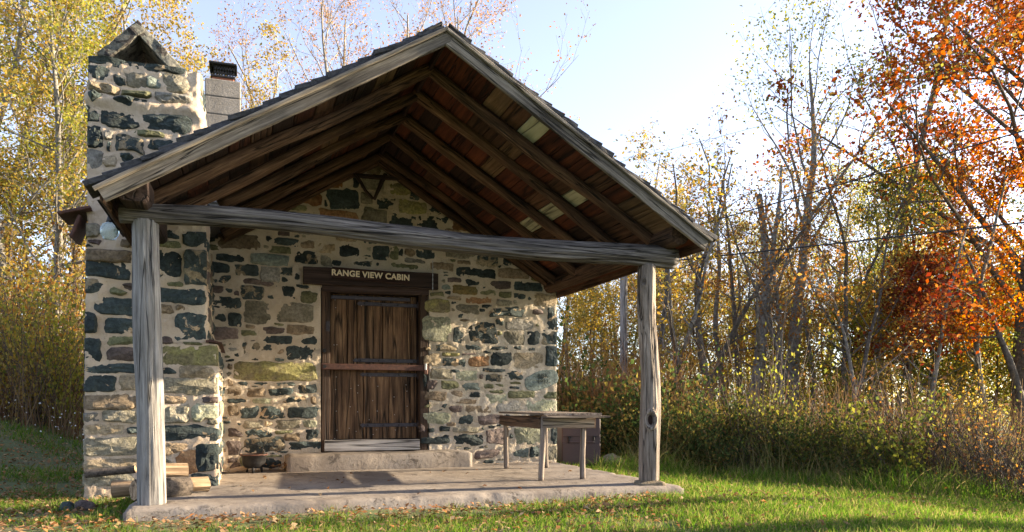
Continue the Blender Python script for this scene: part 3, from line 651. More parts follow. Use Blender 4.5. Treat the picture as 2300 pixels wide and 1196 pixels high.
# barge boards and their trim
for sgn in (-1, 1):
    plank('barge_board', on(SLEN+.01, .058, sgn, YF-.022), on(-.034, .058, sgn, YF-.022), .096, .036, (SL*CS*sgn, 0, CS), BARGE, roof, 40+sgn, .004, 14)
    plank('barge_trim', on(SLEN+.03, -.002, sgn, YF-.046), on(-.01, -.002, sgn, YF-.046), .030, .050, (SL*CS*sgn, 0, CS), BARGE, roof, 45+sgn, .003, 14)
plank('eave_board', on(SLEN+.012, .05, 1, YF), on(SLEN+.012, .05, 1, 5.2), .09, .024, (0, 0, 1), RAFT, roof, 50)
plank('eave_board', on(SLEN+.012, .05, -1, YF), on(SLEN+.012, .05, -1, CF-.05), .09, .024, (0, 0, 1), RAFT, roof, 51)
# wall plates (logs running back) and porch frame
logo('plate_log', (2.36, -3.30, 2.385), (2.40, .6, 2.39), .098, .10, RAFT, cabin, seed=71, n=18, rings=24, wob=.03, groove=.06)
logo('plate_log', (-2.33, -3.28, 2.40), (-2.33, CF-.0, 2.40), .112, .11, LINT, cabin, seed=72, n=20, rings=18, wob=.01, groove=.04, square=.85)
logo('tie_beam', (-2.46, -2.94, 2.285), (2.47, -3.0, 2.225), .076, .106, BEAMW, cabin, seed=73, n=64, rings=90, wob=.06, groove=.08, crk=.14, bow=-.0, holes=((3.68, 3.9, .02, .02),), xdir=(0, 0, 1))
logo('porch_post', (-2.235, -2.90, -.02), (-2.275, -2.93, 2.235), .105, .102, POSTG, cabin, seed=74, n=64, rings=90, wob=.012, groove=.05, crk=.14, xdir=(1, 0, 0))
logo('porch_post', (2.215, -2.99, .025), (2.20, -2.99, 2.15), .100, .084, POSTB, cabin, seed=75, n=64, rings=100, wob=.05, groove=.10, crk=.12, holes=((.61, -2.05, .030, .075), (1.95, -2.4, .014, .04)), xdir=(1, 0, 0))
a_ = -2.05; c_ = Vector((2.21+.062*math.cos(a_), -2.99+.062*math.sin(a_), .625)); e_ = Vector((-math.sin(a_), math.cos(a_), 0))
obj('knot_shade_disc', mesh('knot_shade_disc', [c_+e_*.024*math.cos(t)+Vector((0, 0, .055*math.sin(t))) for t in np.linspace(0, 6.283, 17)[:-1]], [tuple(range(16))]), DECK[0], cabin)  # flat dark disc in the knot hole, its colour stands for inner shade
put = stone_mesh(.30, .28, 61, depth=.03, proud=.05, jag=.1); obj('post_footing', put, S['T'], cabin, Matrix.Translation((2.20, -3.0, -.012)))
# V bracket of dark poles under the ridge, and a pole end at the right eave
logo('bracket_pole', (-.28, -.10, 3.64), (-.03, -.12, 3.33), .022, .018, LINT, cabin, seed=81, n=8, rings=6)
logo('bracket_pole', (.13, -.10, 3.66), (-.02, -.14, 3.32), .028, .02, LINT, cabin, seed=82, n=8, rings=6)
plank('bracket_bar', (-.45, -.10, 3.60), (.55, -.1, 3.62), .05, .04, (0, 0, 1), LINT, cabin, 83)

# door ------------------------------------------------------------------
lint = plank('lintel', (-.865, -.02, 2.345), (.81, -.02, 2.355), .205, .12, (0, 0, 1), LINT, cabin, 90, .006, 12)
plank('lintel_lower', (-.635, .02, 2.205), (.70, .02, 2.22), .085, .12, (0, 0, 1), LINT, lint, 91, .004, 10).matrix_parent_inverse = lint.matrix_basis.inverted()
door = plank('door', (.03, .165, .12), (.03, .165, 2.26), 1.42, .02, (1, 0, 0), LINT, cabin, 92, .001, 4)  # dark backing board, widened to block sky showing past the planks
DI = door.matrix_basis.inverted()
def dpart(o): o.matrix_parent_inverse = DI; return o
dpart(plank('jamb', (-.585, .06, .19), (-.585, .06, 2.19), .105, .13, (1, 0, 0), JAMBW, door, 93, .004))
dpart(plank('jamb', (.64, .06, .19), (.64, .06, 2.19), .10, .13, (1, 0, 0), JAMBW, door, 94, .004))
dpart(plank('threshold', (-.605, .02, .27), (.575, .02, .265), .135, .16, (0, 0, 1), THRW, door, 95, .004))
for (a, b) in ((-.526, -.318), (-.318, -.195), (-.195, .125), (.125, .485), (.485, .572)):
    dpart(plank('upper_plank', ((a+b)/2, .115, 1.27), ((a+b)/2, .115, 2.16), b-a-.010, .035, (1, 0, 0), DOORW, door, int(a*1000), .002))
for (a, b) in ((-.526, -.115), (-.115, .21), (.21, .485), (.485, .572)):
    dpart(plank('lower_plank', ((a+b)/2, .115, .345), ((a+b)/2, .115, 1.258), b-a-.010, .035, (1, 0, 0), DOORW, door, int(a*1000)+7, .002))
dpart(plank('top_rail', (-.515, .085, 2.115), (.48, .085, 2.125), .05, .03, (0, 0, 1), STRAP, door, 96, .001))
def strap(x0, x1, z, w=.048):
    s = dpart(plank('strap_hinge', (x0+.07, .092, z), (x1, .092, z), w, .012, (0, 0, 1), STRAP, door, int(z*100), .001, 3))
    v = [(x0, .088, z), (x0+.04, .088, z+w*.62), (x0+.085, .088, z), (x0+.04, .088, z-w*.62)]
    v += [(a, .1, c) for a, b, c in v]
    dpart(obj('hinge_tip', mesh('hinge_tip', v, [(3,2,1,0),(0,1,5,4),(1,2,6,5),(2,3,7,6),(3,0,4,7)]), STRAP, door))
    for k in range(4):
        b = obj('bolt', boxm('bolt', .02, .02, .01, .004), IRON, door, Matrix.Translation((x0+.1+k*(x1-x0-.14)/3, .086, z)) @ Matrix.Rotation(R(90), 4, 'X')); dpart(b)
    dpart(logo('hinge_knuckle', (x1+.012, .082, z-.055), (x1+.012, .082, z+.055), .013, .013, STRAP, door, n=8, rings=2, wob=0, groove=0))
strap(-.20, .575, 2.05); strap(-.25, .575, 1.335); strap(-.16, .575, 1.155); strap(-.16, .575, .515)
bar = dpart(plank('locking_bar', (-.64, -.02, 1.245), (.70, -.02, 1.245), .075, .03, (0, 0, 1), RUST, door, 97, .001))
for x in (-.615, -.62):
    z = 1.245 if x == -.615 else 1.44
    dpart(logo('bar_bolt', (x+.01, -.005, z), (x+.01, -.05, z), .026, .022, IRON, door, n=10, rings=2, wob=0, groove=0))
lk = dpart(obj('padlock', boxm('padlock', .05, .03, .06, .008), RUST, door, Matrix.Translation((.655, -.06, 1.16))))
dpart(plank('hasp', (.655, -.045, 1.20), (.655, -.045, 1.30), .03, .02, (1, 0, 0), NAIL, door, 98, .001, 3))
dpart(plank('latch_plate', (-.565, -.008, 1.68), (-.565, -.008, 1.80), .045, .012, (1, 0, 0), STRAP, door, 99, .001, 2))
nm = boxm('nail', .011, .011, .006, .003); nm.materials.append(NAIL)
nr = random.Random(3)
for x, zz in [(-.45, (2.08, 1.98, 1.55, 1.5, 1.3)), (-.30, (.98, .75, .5)), (-.46, (1.1, .95, .72, .45, .38)), (-.2, (1.02, .9, .66, .42)), (-.02, (1.1, .85, .6, .4)), (.06, (1.02, .7, .45)), (.27, (.85, .62, .42)), (.42, (1.05, .92, .75, .5)), (-.16, (2.02, 1.3))]:
    for z in zz:
        dpart(obj('nail', nm, None, door, Matrix.Translation((x+nr.uniform(-.03, .03), .096, z+nr.uniform(-.03, .03))) @ Matrix.Rotation(R(90), 4, 'X')))

# ------------------------------------------------------------------ sign and small things on the porch
sign = thing('name_sign', 'brown wooden name board with cream capital letters above the door', 'sign', (-.05, -.10, 2.375))
sb = plank('sign_board', (-.475, 0, .008), (.475, 0, -.008), .145, .03, (0, 0, 1), SIGNW, sign, 3, .002)
text('lettering', 'RANGE VIEW CABIN', .100, CREAM, sign, facing(0, -.018, .004, R(.9)), .004, .0032, 1.0, 1.06)
ch = thing('hanging_chain', 'thin rusty chain hanging down over the right end of the lintel', 'chain', (.735, -.10, 2.2))
for k in range(14):
    obj('chain_link', boxm('chain_link', .012 if k % 2 else .006, .006 if k % 2 else .012, .030, .002), NAIL, ch, Matrix.Translation((0, 0, .02+k*.028)))

# table
table = thing('work_table', 'old weathered wooden table on pole legs at the right of the porch', 'table', (1.66, -1.56, 0), R(-3))
for k in range(4):
    x = -.235+k*.165
    plank('top_board', (x+.02, -.86+.02*(k % 2), .682), (x+.02, .80-.02*(k % 3), .682), .16, .022, (1, 0, 0), TABW, table, 200+k, .004)
plank('end_cleat', (-.30, -.90, .655), (.40, -.88, .655), .16, .022, (0, 1, 0), TABW, table, 210, .003)
plank('apron', (-.27, -.77, .59), (.30, -.77, .585), .105, .025, (0, 0, 1), TABW, table, 211, .003)
plank('apron', (-.27, .72, .59), (.30, .72, .59), .105, .025, (0, 0, 1), TABD, table, 212, .003)
plank('apron', (-.30, -.76, .59), (-.30, .72, .59), .115, .022, (0, 0, 1), TABD, table, 213, .003)
plank('apron', (.31, -.76, .59), (.31, .72, .59), .115, .022, (0, 0, 1), TABD, table, 214, .003)
for x, y, dx in ((-.255, -.74, -.03), (.20, -.72, -.02), (-.25, .66, 0), (.26, .66, .0)):
    logo('leg', (x+dx, y-.02, 0), (x, y, .645), .028, .030, TABW, table, seed=x*9+y, n=14, rings=16, wob=.012, groove=.12)

def tube(name, pts, r, mat, parent=None, n=6):
    V = []; F = []
    pts = [Vector(p) for p in pts]
    for i, p in enumerate(pts):
        t = (pts[min(i+1, len(pts)-1)]-pts[max(i-1, 0)]).normalized(); u = t.orthogonal().normalized(); w = t.cross(u)
        rr = r[i] if isinstance(r, (list, tuple)) else r
        V += [p+rr*(u*math.cos(6.2832*k/n)+w*math.sin(6.2832*k/n)) for k in range(n)]
    for i in range(len(pts)-1):
        for k in range(n): F.append((i*n+k, i*n+(k+1)%n, (i+1)*n+(k+1)%n, (i+1)*n+k))
    return obj(name, mesh(name, V, F, True), mat, parent)
# cast-iron pot
pot = thing('iron_pot', 'black cast iron pot with bail handle on three legs by the wall', 'pot', (-1.43, -.36, 0.0))
prof = [(.0, .055), (.09, .055), (.115, .075), (.128, .12), (.135, .185), (.148, .195), (.150, .208), (.138, .21), (.125, .19), (.118, .13), (.0, .11)]
n = 24; V = [(r*math.cos(6.2832*k/n), r*math.sin(6.2832*k/n), z) for r, z in prof for k in range(n)]
F = [(j*n+k, j*n+(k+1)%n, (j+1)*n+(k+1)%n, (j+1)*n+k) for j in range(len(prof)-1) for k in range(n)]
obj('pot_body', npmesh('pot_body', np.array(V), np.array(F), True), IRON, pot)
tube('rim', [(.147*math.cos(a), .147*math.sin(a), .205) for a in np.linspace(0, 6.2832, 25)], .009, RUST, pot)
for a in (.4, 2.5, 4.6): logo('leg', (.095*math.cos(a), .095*math.sin(a), 0), (.085*math.cos(a), .085*math.sin(a), .07), .012, .016, IRON, pot, n=8, rings=2, wob=0, groove=0)
tube('bail_handle', [(.14*math.cos(a)-.02, .02*math.sin(a), .20+.12*math.sin(a)) for a in np.linspace(0, math.pi, 13)], .006, IRON, pot)
tag(obj('wood_scrap', plank('x', (0,0,0), (.2,0,0), .05, .03, (0,1,0), FIREW, None, 5).data, None, None, Matrix.Translation((-1.70, -.33, .02)) @ Matrix.Rotation(R(80), 4, 'Y')), 'small strip of split wood lying left of the iron pot', 'wood')
for o in [o for o in COL.objects if o.name == 'x']: bpy.data.objects.remove(o)
tag(obj('wall_stone', stone_mesh(.13, .11, 33, .05, .05), S['P'], None, Matrix.Translation((-1.63, -.22, .05)) @ Matrix.Rotation(R(70), 4, 'X')), 'fist-sized dark loose stone behind the iron pot', 'stone')

# firewood by the left post
def firelog(name, label, p0, p1, r, kind, seed, wedge=0.5):
    """kind round: bark cylinder with pale ends; split: wedge with bark on the back"""
    t = thing(name, label, 'firewood', p0); q = Vector(p1)-Vector(p0)
    mw, L = axes((0,0,0), q); rr = random.Random(seed); n = 22; V = []; F = []; rings = 8
    prof = []
    for k in range(n):
        a = 6.2832*k/n+seed
        x, y = math.cos(a), math.sin(a)
        if kind == 'split':               # a wedge: two riven faces meeting at the heart, bark arc on the back
            if y < .25: x, y = x*(y+1)/1.25*1.05, .25-(1-abs(x))*.9 if abs(x) < 1 else y
        prof.append((x*r, y*r))
    for i in range(rings+1):
        for k, (x, y) in enumerate(prof):
            g = 1+.22*nz(x*14+seed, y*14, i*.12)+.12*nz(x*50+seed, y*50, i*.15)
            V.append((x*g, y*g, L*i/rings))
    for i in range(rings):
        for k in range(n): F.append((i*n+k, i*n+(k+1)%n, (i+1)*n+(k+1)%n, (i+1)*n+k))
    obj('bark' if kind == 'round' else 'split_face', mesh(name, V, F, kind == 'round'), BARKF if kind == 'round' else FIREW, t, mw)
    for z in (0, L):
        o_ = 0 if not z else rings*n
        m = mesh('cut_end', [(V[o_+k][0]*.99, V[o_+k][1]*.99, z+.002*(1 if z else -1)) for k in range(n)], [tuple(range(n))]); obj('cut_end', m, FIREW, t, mw)
    return t
firelog('firewood_log', 'bark covered round log at the foot of the left porch post', (-2.40, -2.62, .075), (-2.00, -2.40, .075), .085, 'round', 1)
firelog('firewood_log', 'short pale split log lying on the porch slab beside the chimney', (-2.05, -2.30, .075), (-1.86, -2.20, .07), .075, 'split', 2)
firelog('firewood_log', 'split log on top of the small firewood pile', (-2.36, -2.42, .215), (-2.02, -2.32, .20), .075, 'split', 4)
firelog('firewood_log', 'log end sticking out left of the left porch post', (-2.58, -2.42, .08), (-2.36, -2.44, .09), .07, 'split', 6)
firelog('firewood_log', 'flat piece of bark slab jutting left from the firewood pile', (-2.80, -2.30, .20), (-2.42, -2.36, .23), .035, 'round', 7)
for i, (x, y, w, lab) in enumerate(((-2.80, -2.38, .15, 'brown loose rock in the grass left of the firewood'), (-2.93, -2.36, .11, 'dark small rock in the grass at the chimney foot'))):
    tag(obj('rock', stone_mesh(w*1.1, w*.8, 70+i, .06, .045, .1, .35), S['PDG'[i]], None, Matrix.Translation((x, y, gz(x, y)+.03))), lab, 'rock')
tag(obj('rock', stone_mesh(.36, .26, 75, .06, .15, .1, .35), S['G'], None, Matrix.Translation((4.0, 1.25, gz(4, 1.25)+.0))), 'grey lichened rock in the grass behind the brown locker', 'rock')

# glass lamp under the left eave
lamp = thing('eave_lamp', 'small clear glass lamp under the left eave corner', 'lamp', (-2.66, -2.05, 2.31))
glass, N, Lk, B = newmat('lamp_glass'); B.inputs['Base Color'].default_value = (.75,.9,.92,1); B.inputs['Transmission Weight'].default_value = .75; B.inputs['Roughness'].default_value = .15; B.inputs['IOR'].default_value = 1.4
prof = [(.0, -.075), (.05, -.07), (.075, -.03), (.08, .02), (.06, .06), (.035, .075)]
n = 12; V = [(r*math.cos(6.2832*k/n), r*math.sin(6.2832*k/n), z) for r, z in prof for k in range(n)]
F = [(j*n+k, j*n+(k+1)%n, (j+1)*n+(k+1)%n, (j+1)*n+k) for j in range(len(prof)-1) for k in range(n)]
obj('glass_jar', npmesh('glass_jar', np.array(V), np.array(F)), glass, lamp)
logo('socket', (0, 0, .06), (.02, .02, .16), .035, .03, IRON, lamp, n=10, rings=2, wob=0, groove=0)

# brown steel food locker
lk = thing('storage_locker', 'brown painted steel storage locker behind the cabin corner', 'locker', (3.11, .62, gz(3.1, .6)), -YAW*.8)
obj('locker_body', boxm('locker_body', .56, .52, .66, .008), BROWNP, lk, Matrix.Translation((0, 0, .05)))
obj('lid', boxm('lid', .585, .55, .055, .008), BROWNP, lk, Matrix.Translation((0, -.005, .715)))
obj('door_panel', boxm('door_panel', .545, .012, .255, .003), BROWNP, lk, Matrix.Translation((0, -.266, .455)))
obj('door_panel', boxm('door_panel', .545, .012, .29, .003), BROWNP, lk, Matrix.Translation((0, -.266, .065)))
obj('base_frame', boxm('base_frame', .52, .48, .06, .005), IRON, lk, Matrix.Translation((0, 0, -.01)))
obj('handle', boxm('handle', .36, .014, .022, .004), BROWNP, lk, Matrix.Translation((0, -.292, .365)))
for x in (-.18, .18):
    obj('hinge', boxm('hinge', .02, .03, .085, .004), IRON, lk, Matrix.Translation((x, -.278, .362)))
    obj('latch', boxm('latch', .05, .02, .02, .004), IRON, lk, Matrix.Translation((x+.01, -.272, .440)))

# utility pole and cables
pole = thing('utility_pole', 'grey wooden utility pole behind the right porch post', 'utility pole', (6.07, 4.75, gz(6, 4.7)))
logo('pole', (0, 0, -.3), (.02, 0, 4.4), .085, .075, POSTG, pole, seed=5, n=14, rings=12, wob=.01)
def cable(name, label, a, b, sag, r):
    a, b = Vector(a), Vector(b)
    tag(tube(name, [a.lerp(b, t)-Vector((0, 0, sag*4*t*(1-t))) for t in np.linspace(0, 1, 28)], r, CABLE), label, 'cable')
def ext(a, b, k): a, b = Vector(a), Vector(b); return a+(b-a)*k
cable('overhead_cable', 'black cable running right from the pole below the eave corner', (6.07, 4.70, 3.70), ext((6.07, 4.70, 3.70), (10.16, -.97, 3.73), 2.2), .06, .014)
cable('overhead_cable', 'higher black cable rising to the right in front of the orange oak', (6.07, 4.70, 4.13), ext((6.07, 4.70, 4.13), (10.16, -.97, 5.23), 2.2), .10, .012)
cable('service_cable', 'short cable from the pole to the right eave of the cabin', (6.03, 4.70, 3.7), (2.66, .3, 2.33), .10, .012)
cable('thin_wire', 'thin pale wire crossing the red leaves at the upper right', (10.2, 14.1, 9.0), (13.0, 0.5, 7.6), .05, .006)

# ------------------------------------------------------------------ vegetation
BARK = plain_mat('bark_grey', (.07,.062,.054), (.25,.23,.195), 14, .95, 1.0)
BARKL = plain_mat('bark_pale', (.14,.12,.09), (.33,.29,.23), 12, .95, .8)
BARKD = plain_mat('bark_dark', (.04,.034,.028), (.14,.12,.098), 14, .95, 1.0)
TWIG = plain_mat('twig_brown', (.045,.032,.024), (.12,.09,.065), 14, .95, .6)
Lf = {
 'gold': leaf_mat('leaf_gold', [(.30,.20,.04), (.40,.28,.06), (.22,.20,.06), (.44,.33,.10), (.32,.18,.045), (.16,.16,.05)]),
 'yellow_green': leaf_mat('leaf_yellow_green', [(.16,.17,.03), (.28,.26,.05), (.20,.20,.045), (.38,.32,.07), (.11,.13,.03)]),
 'orange': leaf_mat('leaf_orange', [(.42,.12,.018), (.34,.075,.014), (.44,.18,.026), (.26,.06,.014), (.40,.24,.035)]),
 'red': leaf_mat('leaf_red', [(.25,.06,.02), (.15,.04,.018), (.31,.095,.026), (.11,.04,.02), (.20,.05,.018), (.34,.16,.04), (.14,.12,.04)], .45),
 'rust': leaf_mat('leaf_rust', [(.22,.095,.03), (.30,.15,.045), (.16,.07,.03), (.36,.22,.07)]),
 'olive': leaf_mat('leaf_olive', [(.075,.095,.025), (.13,.14,.03), (.19,.18,.04), (.06,.08,.025)]),
 'green': leaf_mat('leaf_bramble', [(.035,.06,.02), (.06,.09,.028), (.09,.12,.04), (.045,.065,.03), (.16,.10,.04), (.20,.17,.05)], .4),
 'dark_red': leaf_mat('leaf_dark_red', [(.16,.032,.018), (.11,.026,.017), (.22,.055,.02), (.08,.03,.018), (.26,.10,.03)], .38),
 'brown': leaf_mat('leaf_brown', [(.10,.055,.03), (.16,.09,.05), (.07,.045,.03), (.20,.13,.07)], .3),
 'pink': leaf_mat('leaf_pinkish', [(.34,.20,.10), (.42,.26,.14), (.28,.14,.07)]),
}
def leaves_np(C, size, rng, asp=.62, droop=.25, fold=.25):
    """folded four-point leaves at centres C"""
    n = len(C)
    d = rng.normal(size=(n, 3)); d[:, 2] -= droop; d /= np.linalg.norm(d, axis=1)[:, None]
    e = rng.normal(size=(n, 3)); e -= d*(e*d).sum(1)[:, None]; e /= np.linalg.norm(e, axis=1)[:, None]
    k = np.cross(d, e)
    L = size*rng.uniform(.6, 1.3, size=n)[:, None]; W = L*asp*.5
    V = np.stack([C-d*L*.5, C+e*W+k*W*fold-d*L*.06, C+d*L*.5, C-e*W+k*W*fold-d*L*.06], 1).reshape(-1, 3)
    F = (np.arange(n)*4)[:, None]+np.array([[0, 1, 2, 3]])
    return V, F
class Tree:
    def __init__(s, seed): s.r = random.Random(seed); s.V = []; s.F = []; s.sites = []
    def tube(s, P, Rr, n):
        b = len(s.V)
        for i, p in enumerate(P):
            t = (P[min(i+1, len(P)-1)]-P[max(i-1, 0)]).normalized()
            u = Vector((t.y, -t.x, .01)) if abs(t.z) < .97 else Vector((1, 0, 0)); u = (u-t*u.dot(t)).normalized(); w = t.cross(u)
            for k in range(n):
                a = 6.2832*k/n; g = Rr[i]*(1+(.16*nz(p.z*2.3+k*1.7, k*3.1) if n > 5 else 0)); s.V.append(p+g*(u*math.cos(a)+w*math.sin(a)))
        for i in range(len(P)-1):
            for k in range(n): s.F.append((b+i*n+k, b+i*n+(k+1)%n, b+(i+1)*n+(k+1)%n, b+(i+1)*n+k))
    def grow(s, p, d, L, r, lvl, cf):
        rr = s.r; ns = cf['seg'][lvl]; P = [p.copy()]; Rr = [r]; st = L/ns; dirs = [d.copy()]
        for i in range(ns):
            j = cf['crook'][lvl]
            d = (d+Vector((rr.gauss(0, j), rr.gauss(0, j), rr.gauss(0, j)*.6+cf['up'][lvl]))).normalized()
            p = p+d*st; P.append(p.copy()); dirs.append(d.copy()); Rr.append(max(.003, r*(1-(i+1)/ns*cf['taper'][lvl])))
        s.tube(P, Rr, (10, 6, 4, 3, 3)[lvl])
        if lvl >= cf['leaf_from']:
            for i in range(1, ns+1): s.sites.append(P[i])
        if lvl+1 < len(cf['seg']):
            n = cf['n'][lvl]; n = int(n*rr.uniform(.75, 1.25)+.5)
            for k in range(n):
                t = cf['start'][lvl]+(1-cf['start'][lvl])*(k+rr.random())/max(n, 1); t = min(t, .98)
                i = int(t*ns); f = t*ns-i; q = P[i].lerp(P[min(i+1, ns)], f); dd = dirs[min(i+1, ns)]
                az = rr.uniform(0, 6.2832) if cf.get('az') is None or lvl else rr.gauss(cf['az'], .7)
                o = Vector((math.cos(az), math.sin(az), 0)); o = (o-dd*o.dot(dd)).normalized()
                an = R(rr.gauss(cf['ang'][lvl], 10)); nd = dd*math.cos(an)+o*math.sin(an)
                ln = cf['len'][lvl]*L*(1-.55*(t-cf['start'][lvl])/(1-cf['start'][lvl]+1e-6))*rr.uniform(.65, 1.2)
                s.grow(q, nd, ln, max(.003, Rr[min(i, ns)]*cf['rr'][lvl]*rr.uniform(.7, 1)), lvl+1, cf)
BASE = dict(seg=[12, 6, 4, 3], crook=[.07, .16, .22, .25], up=[.03, .05, .05, .02], taper=[.85, .9, .9, .8], leaf_from=2,
            n=[13, 5, 4], start=[.35, .2, .15], ang=[52, 45, 45], len=[.36, .5, .5], rr=[.5, .6, .6])
def make_tree(seed, H, r, lf, nl, size, spread, bark, lean=(0, 0), clump=None, **kw):
    cf = dict(BASE); cf.update(kw); t = Tree(seed); rng = np.random.default_rng(seed)
    t.grow(Vector((0, 0, -.25)), Vector((lean[0], lean[1], 1)).normalized(), H, r, 0, cf)
    tm = mesh('trunk', t.V, t.F, True); tm.materials.append(bark)
    cm = None
    if lf and nl and t.sites:
        Sx = np.array([tuple(q) for q in t.sites])
        if clump is not None:       # keep some boughs bare
            keep = np.array([nz(*(q*.55), ) > clump for q in Sx]); Sx = Sx[keep] if keep.any() else Sx
        C = Sx[rng.integers(0, len(Sx), nl)]+rng.normal(size=(nl, 3))*spread
        V, F = leaves_np(C, size, rng); cm = npmesh('crown', V, F); cm.materials.append(Lf[lf])
    return tm, cm
def plant_tree(name, label, meshes, x, y, rz=0, sc=1, group=None, cat='tree', z=None):
    t = thing(name, label, cat, (x, y, gz(x, y) if z is None else z), rz, group); t.scale = (sc,)*3
    obj('trunk', meshes[0], None, t)
    if meshes[1]: obj('crown', meshes[1], None, t)
    return t
# polar helper: bearing measured from the lens axis, metres from the tripod spot
def at(tan_a, d):
    s, c = math.sin(YAW), math.cos(YAW); return (CAM.x+d*(s+c*tan_a), CAM.y+d*(c-s*tan_a))

# --- prototypes
slimgold = make_tree(11, 11.5, .13, 'gold', 4200, .085, .13, BARKL, n=[15, 5, 4], clump=-.12)
slimgold2 = make_tree(12, 12.5, .15, 'gold', 6500, .09, .14, BARKL, n=[16, 5, 4], start=[.28, .2, .15], crook=[.045, .16, .22, .25])
mixed = make_tree(13, 11.0, .14, 'yellow_green', 6000, .085, .14, BARK, n=[16, 5, 4], start=[.25, .2, .15], crook=[.045, .16, .22, .25])
bare = make_tree(14, 12.0, .13, 'pink', 2200, .07, .12, BARKL, n=[17, 6, 4], ang=[38, 38, 40], len=[.40, .5, .5])
bare2 = make_tree(15, 12.5, .12, 'rust', 1500, .07, .10, BARK, n=[15, 6, 4], ang=[36, 36, 38], len=[.42, .5, .5])
under = make_tree(16, 5.0, .055, 'gold', 4400, .075, .13, TWIG, n=[14, 5, 3], start=[.12, .15, .1], ang=[55, 48, 45], len=[.45, .5, .5])
under2 = make_tree(17, 4.2, .05, 'yellow_green', 3400, .075, .13, TWIG, n=[14, 5, 3], start=[.10, .15, .1], ang=[58, 48, 45], len=[.48, .5, .5])
rustt = make_tree(18, 8.0, .09, 'rust', 3200, .08, .13, BARK, n=[15, 5, 4], start=[.25, .2, .15])
orang = make_tree(19, 8.5, .11, 'orange', 6500, .10, .14, BARK, n=[15, 5, 4], start=[.25, .2, .15])
oliv = make_tree(20, 7.5, .09, 'olive', 6000, .09, .14, BARK, n=[15, 5, 4], start=[.15, .2, .15])
PX = lambda u: (u-1150)/1693
k = 0
ORD = ['leftmost', 'second from the left', 'third from the left', 'fourth from the left', 'fifth from the left', 'sixth from the left', 'seventh from the left', 'eighth from the left', 'ninth from the left', 'tenth from the left', 'eleventh from the left', 'twelfth from the left', 'thirteenth from the left', 'fourteenth from the left', 'fifteenth from the left', 'sixteenth from the left', 'seventeenth from the left', 'eighteenth from the left']
def row(lst, proto, name, label, group):
    for i, (u, d, sc) in enumerate(sorted(lst)):
        x, y = at(PX(u), d); global k; k += 1
        plant_tree(name, label+', '+('rightmost' if i == len(lst)-1 else ORD[i]), proto, x, y, k*2.399, sc, group)
# left side and behind the roof
row([(-150, 15, 1.0), (100, 20, 1.05), (180, 19, 1.05), (-20, 22, 1.15), (250, 23, 1.0), (40, 25, 1.2)], slimgold2, 'golden_tree', 'tall golden-leaved tree with pale trunk left of the chimney', 'golden trees left of the chimney')
row([(30, 17, .9), (130, 17, .85), (-110, 18, 1.05)], mixed, 'yellow_green_tree', 'yellow-green tree among the golden ones at the left edge', 'yellow-green trees at the left edge')
row([(420, 21, 1.05), (500, 25, 1.1), (600, 23, 1.0), (330, 27, 1.15)], slimgold, 'sparse_golden_tree', 'thin golden-leaved tree rising behind the block flue', 'golden trees behind the block flue')
row([(720, 20, 1.0), (800, 24, 1.1), (1060, 20, .97), (880, 22, 1.05)], bare, 'bare_tree', 'nearly bare pinkish twiggy tree behind the roof ridge', 'bare trees behind the roof')
row([(660, 26, 1.1), (960, 24, 1.12), (1120, 25, .95)], bare2, 'brown_twig_tree', 'nearly bare tree with brown twigs behind the roof', 'brown twig trees behind the roof')
# right: far thicket
row([(1420, 24, .80), (1490, 19, .55), (1600, 26, .62), (1380, 28, .85), (1720, 30, .75)], slimgold, 'thicket_golden_tree', 'slim golden tree in the far thicket right of the cabin', 'golden trees of the right thicket')
row([(1540, 22, .6), (1660, 24, .65), (1850, 25, .85), (2060, 24, .85)], mixed, 'thicket_green_tree', 'yellow-green tree in the thicket beyond the right lawn', 'yellow-green trees of the right thicket')
row([(1450, 21, .75), (1580, 19, .7), (1760, 24, .8), (1900, 22, .75)], rustt, 'rust_tree', 'rust-brown leaved small tree in the right thicket', 'rust trees of the right thicket')
row([(1340, 19, .8), (1500, 22, .85), (1640, 23, .85), (1730, 24, .9), (1830, 22, .85), (1900, 21, .9), (2040, 17, .95), (2180, 21, 1.1), (2290, 20, 1.1), (2120, 23, 1.2), (2380, 21, 1.1), (1560, 25, 1.1)], under, 'golden_sapling', 'glowing golden sapling in the undergrowth at the right', 'golden saplings at the right')
row([(1400, 21, .8), (1770, 21, .8), (1960, 17, .85), (2080, 19, 1.0), (2220, 18.5, 1.0), (2330, 19, 1.1), (1860, 22, 1.1)], under2, 'green_sapling', 'olive-green sapling in the undergrowth at the right', 'olive saplings at the right')
row([(2010, 18, .95), (2140, 20, 1.0), (2290, 21, 1.05)], oliv, 'olive_tree_crown', 'olive-green leafy tree behind the orange oak', 'olive trees behind the orange oak')
row([(2150, 19.5, .92), (2240, 17.5, .84), (2320, 17.5, .86)], orang, 'orange_oak', 'bright orange oak at the right edge below the cable', 'orange oaks at the right edge')
row([(1290, 26, .62), (1380, 30, .8), (1450, 32, .8), (1520, 29, .68), (1240, 32, .75), (1620, 33, .72), (1700, 28, .62), (1800, 32, .75), (1900, 30, .75), (2000, 28, .8), (2150, 30, .85), (2320, 25, .8)], slimgold2, 'far_golden_tree', 'hazy golden tree at the back of the right thicket', 'far golden trees of the right thicket')
row([(1320, 22, 1.1), (1270, 20, .9), (1420, 26, 1.3), (1480, 30, 1.5), (1680, 30, 1.5), (1800, 27, 1.3), (1950, 26, 1.3), (2060, 29, 1.4), (2180, 25, 1.25), (2280, 23, 1.2), (1560, 21, .9), (1750, 22, .95), (1860, 24, 1.0), (1620, 27, 1.2), (2000, 21, 1.0), (1390, 22, .9)], under, 'far_sapling', 'dense golden sapling far back under the right thicket', 'far saplings of the right thicket')
